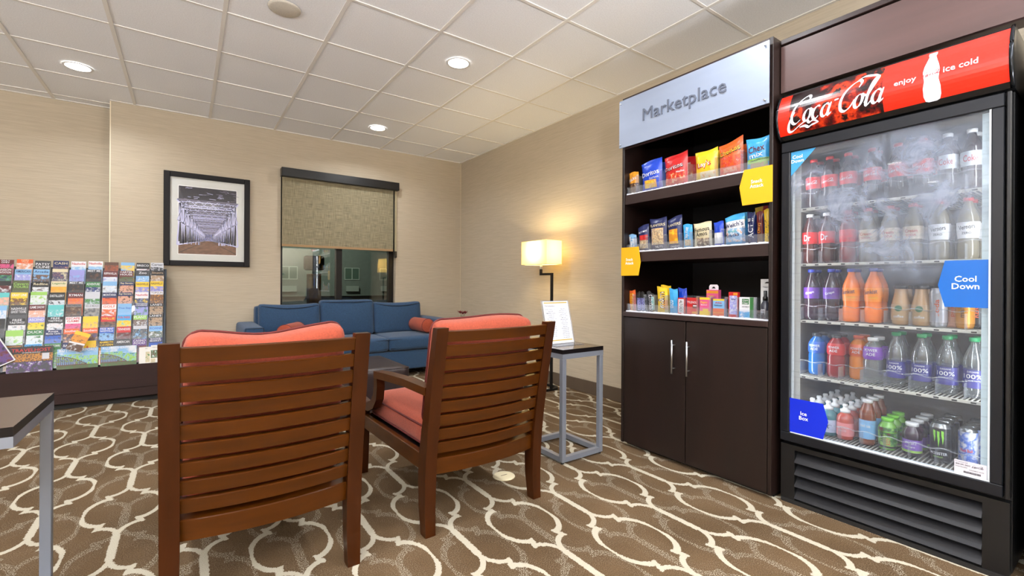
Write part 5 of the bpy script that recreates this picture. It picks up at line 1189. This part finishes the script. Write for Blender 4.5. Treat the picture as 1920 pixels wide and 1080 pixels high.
# (top colour, picture colours or single, share of title band, title, title colour)
R = [
 [('maroon', ('maroon', 'pink', 'charcoal'), .4, 'ONLY|OPRY', 'white'), ('orange', ('brown', 'peach', 'white'), .35, 'NASH|VILLE', 'cream'), ('charcoal', None, 1, 'PATSY|CLINE', 'white'), ('navy', ('tan', 'navy', 'peach'), .55, 'CASH', 'cream'), ('white', ('white', 'sky', 'white'), .5, 'Nashville', 'red'), ('white', ('white', 'sky', 'white'), .5, 'Nashville', 'red'), ('brown', ('orange', 'brown'), .3, '', 'white'), ('sky', ('sky', 'yellow', 'sky'), .3, '', 'white'), ('black', ('red', 'white', 'maroon'), .6, 'BRISCO', 'white'), ('silver', ('silver', 'black', 'silver'), .45, 'Carter', 'black')],
 [('maroon', ('sky', 'green', 'navy'), .6, 'MANSION|PLANTATION', 'white'), ('sky', ('white', 'violet', 'white'), .45, 'AMERICAN', 'navy'), ('sky', ('tan', 'brown', 'sky'), .5, 'Arcadia', 'navy'), ('cream', ('peach', 'navy', 'cream'), .3, '', 'red'), ('violet', ('black', 'violet', 'sky'), .5, '', 'white'), ('charcoal', ('charcoal', 'black', 'brown'), .3, 'MEET ME', 'white'), ('maroon', ('sky', 'white', 'violet'), .6, 'RIPPAVILLA', 'white'), ('maroon', ('green', 'olive', 'brown'), .6, 'CARTER|HOUSE', 'white'), ('charcoal', ('violet', 'sky', 'white'), .55, 'Zoo', 'white'), ('black', ('black', 'tan', 'white'), .5, 'Sinatra', 'tan')],
 [('black', ('black', 'maroon', 'white'), .4, '', 'white'), ('olive', None, 1, 'Cavern|TOURS', 'lime'), ('black', ('grey', 'white', 'brown'), .5, 'Redline', 'cream'), ('cream', ('yellow', 'amber'), .5, 'Legends', 'green'), ('charcoal', ('charcoal', 'black', 'brown'), .3, 'MEET ME', 'white'), ('green', ('blue', 'navy', 'white'), .5, 'ADVENTURE', 'white'), ('sky', ('sky', 'white', 'grey'), .4, '', 'navy'), ('navy', ('navy', 'peach', 'black'), .35, 'Ray Stevens', 'cream'), ('yellow', ('black', 'violet', 'yellow'), .5, 'NASHVILLE', 'black'), ('yellow', ('black', 'violet', 'yellow'), .5, 'NASHVILLE', 'black')],
 [('teal', ('white', 'peach', 'teal'), .4, '', 'navy'), ('yellow', ('amber', 'brown', 'yellow'), .5, 'GRAY LINE', 'white'), ('lime', ('lime', 'white', 'lime'), .3, '', 'green'), ('black', ('charcoal', 'white', 'black'), .7, 'DISTILLERY', 'white'), ('maroon', ('teal', 'orange', 'amber'), .5, 'RYMAN', 'white'), ('silver', ('lime', 'green', 'white'), .65, '', 'green'), ('navy', ('red', 'orange', 'maroon'), .5, 'MONTANA', 'white'), ('navy', ('navy', 'peach', 'black'), .35, 'Ray Stevens', 'cream'), ('white', ('white', 'navy', 'yellow'), .6, 'Nashville', 'red'), ('white', ('amber', 'brown', 'amber'), .3, 'TOPGUN', 'brown')],
 [('sky', ('violet', 'white', 'sky'), .4, '', 'navy'), ('charcoal', None, 1, 'NASHVILLE|GHOST TOURS', 'white'), ('maroon', ('white', 'peach', 'white'), .5, 'GAME SHOW', 'white'), ('teal', ('silver', 'teal', 'white'), .4, '', 'charcoal'), ('grey', ('cream', 'brown', 'charcoal'), .25, 'PARTHENON', 'black'), ('silver', ('cream', 'grey', 'charcoal'), .4, 'BELLE MEADE', 'grey'), ('white', ('green', 'orange', 'white'), .45, 'GOLF', 'orange'), ('sky', None, 1, 'True Stay', 'blue'), ('navy', ('sky', 'violet', 'green'), .4, 'TENNESSEE|CAVERNS', 'white'), ('black', ('charcoal', 'tan', 'black'), .3, "LANE'S", 'white')],
 [('black', ('charcoal', 'black'), .5, '', 'white'), ('black', ('peach', 'white', 'charcoal'), .55, 'FREE|TASTINGS', 'white'), ('violet', ('lime', 'yellow', 'green'), .45, 'ASCEND', 'white'), ('black', ('peach', 'white', 'charcoal'), .55, 'FREE|TASTINGS', 'white'), ('white', ('purple', 'pink', 'maroon'), .6, 'ESCAPE|GAME', 'red'), ('yellow', ('brown', 'yellow', 'tan'), .5, '', 'amber'), ('red', ('peach', 'brown', 'black'), .5, 'WILLIE', 'yellow'), ('cyan', ('orange', 'yellow', 'teal'), .5, 'FUN PARK', 'red'), ('lime', ('white', 'brown', 'white'), .4, 'PLANT', 'white'), ('black', ('charcoal', 'tan', 'black'), .3, "LANE'S", 'white')],
 [('lime', ('lime', 'white', 'lime'), .5, '', 'maroon'), ('green', ('teal', 'white', 'green'), .5, 'DUCK', 'white'), ('navy', ('navy', 'blue', 'charcoal'), .5, 'Route|Monte Carlo', 'white'), ('orange', ('blue', 'brown', 'peach'), .45, 'Southern', 'white'), ('orange', ('blue', 'brown', 'peach'), .45, 'Southern', 'white'), ('blue', ('blue', 'sky', 'navy'), .5, 'FREE MAP|NASHVILLE', 'white'), ('red', ('black', 'maroon', 'grey'), .55, 'TENNESSEE', 'white'), ('silver', ('white', 'charcoal', 'sky'), .3, '', 'white'), ('sky', ('sky', 'olive', 'white'), .5, 'ROANE', 'blue')],
 [('brown', ('brown', 'tan', 'maroon'), .5, 'Discover|Your Town', 'amber'), ('cyan', ('white', 'sky'), .65, 'DIAMOND|CAVERNS', 'charcoal'), ('green', ('white', 'green', 'lime'), .5, 'DOWNTOWN', 'white'), ('navy', ('navy', 'purple'), .6, 'RAILPARK', 'white'), ('yellow', ('orange', 'yellow', 'red'), .3, '', 'white'), ('black', ('brown', 'amber', 'orange'), .6, 'MAMMOTH|CAVERN', 'yellow'), ('charcoal', ('grey', 'charcoal', 'white'), .6, 'AMERICAN', 'white'), ('purple', ('orange', 'maroon', 'navy'), .6, 'CASINO|FOOD', 'white'), ('navy', ('navy', 'blue'), .45, 'BOONE|MARKET', 'white')],
]
pitch = .1125
def brochure(label, x, y, zb_, w, h, top, pcs, share, title, tcol, lean, group, dth=.010, rz=0, vis=.48, roll=0):
    o = thing('brochure', label, 'brochure', (x, y, zb_), rz, group); o.rotation_euler = (-lean, roll, rz)
    z_s = h*(1-vis*share) if pcs else 0
    if not pcs: z_s = 0
    mb = MB().box((-w/2, 0, 0), (w/2, dth, h), 1, {'-y': 1, '+y': 1})
    mb.quad((-w/2, -.0003, z_s), (w/2, -.0003, z_s), (w/2, -.0003, h), (-w/2, -.0003, h), 0)
    ms = [ink(top), mat('paper_edge', (216, 214, 208), .6)]
    if pcs:
        mb.quad((-w/2, -.0003, 0), (w/2, -.0003, 0), (w/2, -.0003, z_s), (-w/2, -.0003, z_s), 2); ms.append(pic('bro_'+'_'.join(pcs), list(pcs), 30))
    c = obj('cover', mb, ms, o)
    if title:
        L = title.split('|'); band = h-z_s if pcs else h*vis
        hh = min(.021, band*.62/len(L))
        for i, s in enumerate(L):
            text(s, 0, h-band*.5 + (len(L)-1)*hh*.62 - i*hh*1.25 + (band*.06), min(w*.88, hh*glyphs(s)[2]*1.15), hh, ink(tcol), c, y=-.0004, name='title')
    return o
for r, row in enumerate(R):
    n = len(row)
    for i, (top, pcs, share, title, tcol) in enumerate(row):
        k = n-1-i; x = -.012-pitch*(k+.5)
        if r == len(ROWZ): break
        rt = random.uniform(-.004, .004); zt = ROWZ[r]+random.uniform(-.005, .005)
        y = .42-.045*r - BH*math.sin(LEAN); zb_ = zt-BH*math.cos(LEAN)
        d = (title and '%s brochure with %s title' % (top, tcol)) or '%s picture brochure' % top
        brochure('%s, %s row of the rack, %s' % (d, ORD[r], POS[k]), RK[0]+x+rt, RK[1]+y, zb_, .098, BH, top, pcs, share, title, tcol, LEAN, 'brochures in the rack', dth=.011)
# tipped brochures and the large magazines in the bottom row
brochure('yellow and orange brochure fallen forward across the seventh and eighth rack rows', -.745, 5.200, .545, .10, .10, 'yellow', ('orange', 'amber', 'brown'), .3, '', 'white', math.radians(8), 'brochures in the rack', dth=.003, vis=1, roll=math.radians(24))
brochure('white photo brochure fallen aslant over the eighth rack row', -.765, 5.185, .490, .10, .07, 'white', ('charcoal', 'brown', 'white'), .2, '', 'white', math.radians(8), 'brochures in the rack', dth=.003, vis=1, roll=math.radians(20))
def magazine(label, x0, x1, h, base, texts, pcs, y=.024, roll=0, pmat=None):
    w = x1-x0; o = thing('magazine', label, 'magazine', ((x0+x1)/2, RK[1]+y, .334), 0, 'magazines in the bottom rack row'); o.rotation_euler = (-math.radians(9), roll, 0)
    mb = MB().box((-w/2, 0, 0), (w/2, .010, h), 0); c = obj('cover', mb, mat('paper_edge', (216, 214, 208), .6), o)
    def q(u0, u1, v0, v1, m_, k=1): obj('cover_picture', MB().quad(((u0-.5)*w, -.0004*k, v0*h), ((u1-.5)*w, -.0004*k, v0*h), ((u1-.5)*w, -.0004*k, v1*h), ((u0-.5)*w, -.0004*k, v1*h)), m_, c)
    for k, (u0, u1, v0, v1, m_) in enumerate(base): q(u0, u1, v0, v1, m_, k+1)
    for s, u, v, tw, tcol in texts: text(s, (u-.5)*w, v*h, tw*w, None, ink(tcol), c, y=-.0004*(len(base)+1), name='title')
    return o, c, w
magazine('dark magazine leaning aslant at the left end of the bottom row', -1.31, -1.09, .24, [(0, 1, 0, 1, ink('white')), (.03, .97, .03, .97, pic('stage', ['black', 'maroon', 'purple', 'black'], 10))], [], None, y=.024, roll=math.radians(-28))[0].location.z = .388
magazine('black magazine with a red title over a crowd, bottom rack row', -1.155, -.895, .205, [(0, 1, 0, 1, ink('black')), (0, 1, .42, .72, pic('crowd', ['black', 'brown', 'amber', 'black'], 60)), (0, 1, 0, .40, pic('street', ['navy', 'charcoal', 'purple', 'silver'], 26)), (.76, .92, .48, .72, ink('silver'))], [('TRAVELHOST', .52, .86, .86, 'red'), ('OF GREATER NASHVILLE', .52, .765, .4, 'white')], None)
for i, (a, b) in enumerate(((-.870, -.617), (-.600, -.362))):
    o, c, w = magazine(['sky-blue magazine with a truss bridge cover, left one of the pair', 'sky-blue magazine with a truss bridge cover, right one of the pair'][i], a, b, .168, [(0, 1, .12, 1, pic('skyblue', ['sky', 'sky', 'white'], 8)), (.45, 1, .10, .62, pic('foliage', ['green', 'lime', 'sky', 'green'], 36)), (0, .6, .35, .72, pic('foliage', ['green', 'lime', 'sky', 'green'], 36)), (0, 1, 0, .2, pic('grass', ['green', 'olive', 'green'], 50))], [('RU | RUTHERFORD', .5, .90, .9, 'white')], None)
    tb = MB(); h = .168
    for k in range(17):
        u = k/16*.72; top = .64-.42*u*u/.52; bot = .18+.0*u; x = (u-.5)*w; tb.quad((x-.0014, -.0026, bot*h), (x+.0014, -.0026, bot*h), (x+.0014, -.0026, top*h), (x-.0014, -.0026, top*h))
        if k < 16:
            u2 = (k+1)/16*.72; t2 = .64-.42*u2*u2/.52; tb.quad((x, -.0028, (top-.03)*h), ((u2-.5)*w, -.0028, (t2-.03)*h), ((u2-.5)*w, -.0028, t2*h), (x, -.0028, top*h)); tb.quad((x, -.0028, bot*h), ((u2-.5)*w, -.0028, bot*h), ((u2-.5)*w, -.0028, (bot+.04)*h), (x, -.0028, (bot+.04)*h))
            tb.quad((x, -.0027, bot*h), (x+.002, -.0027, bot*h), ((u2-.5)*w, -.0027, t2*h), ((u2-.5)*w-.002, -.0027, t2*h))
    obj('bridge_picture', tb, mat('bridge_brown', (96, 62, 58), .5), c)['kind'] = 'stuff'
magazine('plain white magazine near the right end of the bottom rack row', -.345, -.262, .145, [(.55, .9, .05, .7, pic('doorway', ['charcoal', 'cream', 'green'], 30))], [('ON', .6, .9, .2, 'grey')], None, y=.034)
magazine('white home magazine with photo strips, rightmost in the bottom rack row', -.262, -.182, .158, [(0, 1, .28, .72, pic('house', ['cream', 'brown', 'green', 'white'], 40)), (0, .4, .02, .25, pic('doorway', ['charcoal', 'cream', 'green'], 30))], [('HOME & GARDEN', .5, .88, .8, 'grey')], None, y=.024)
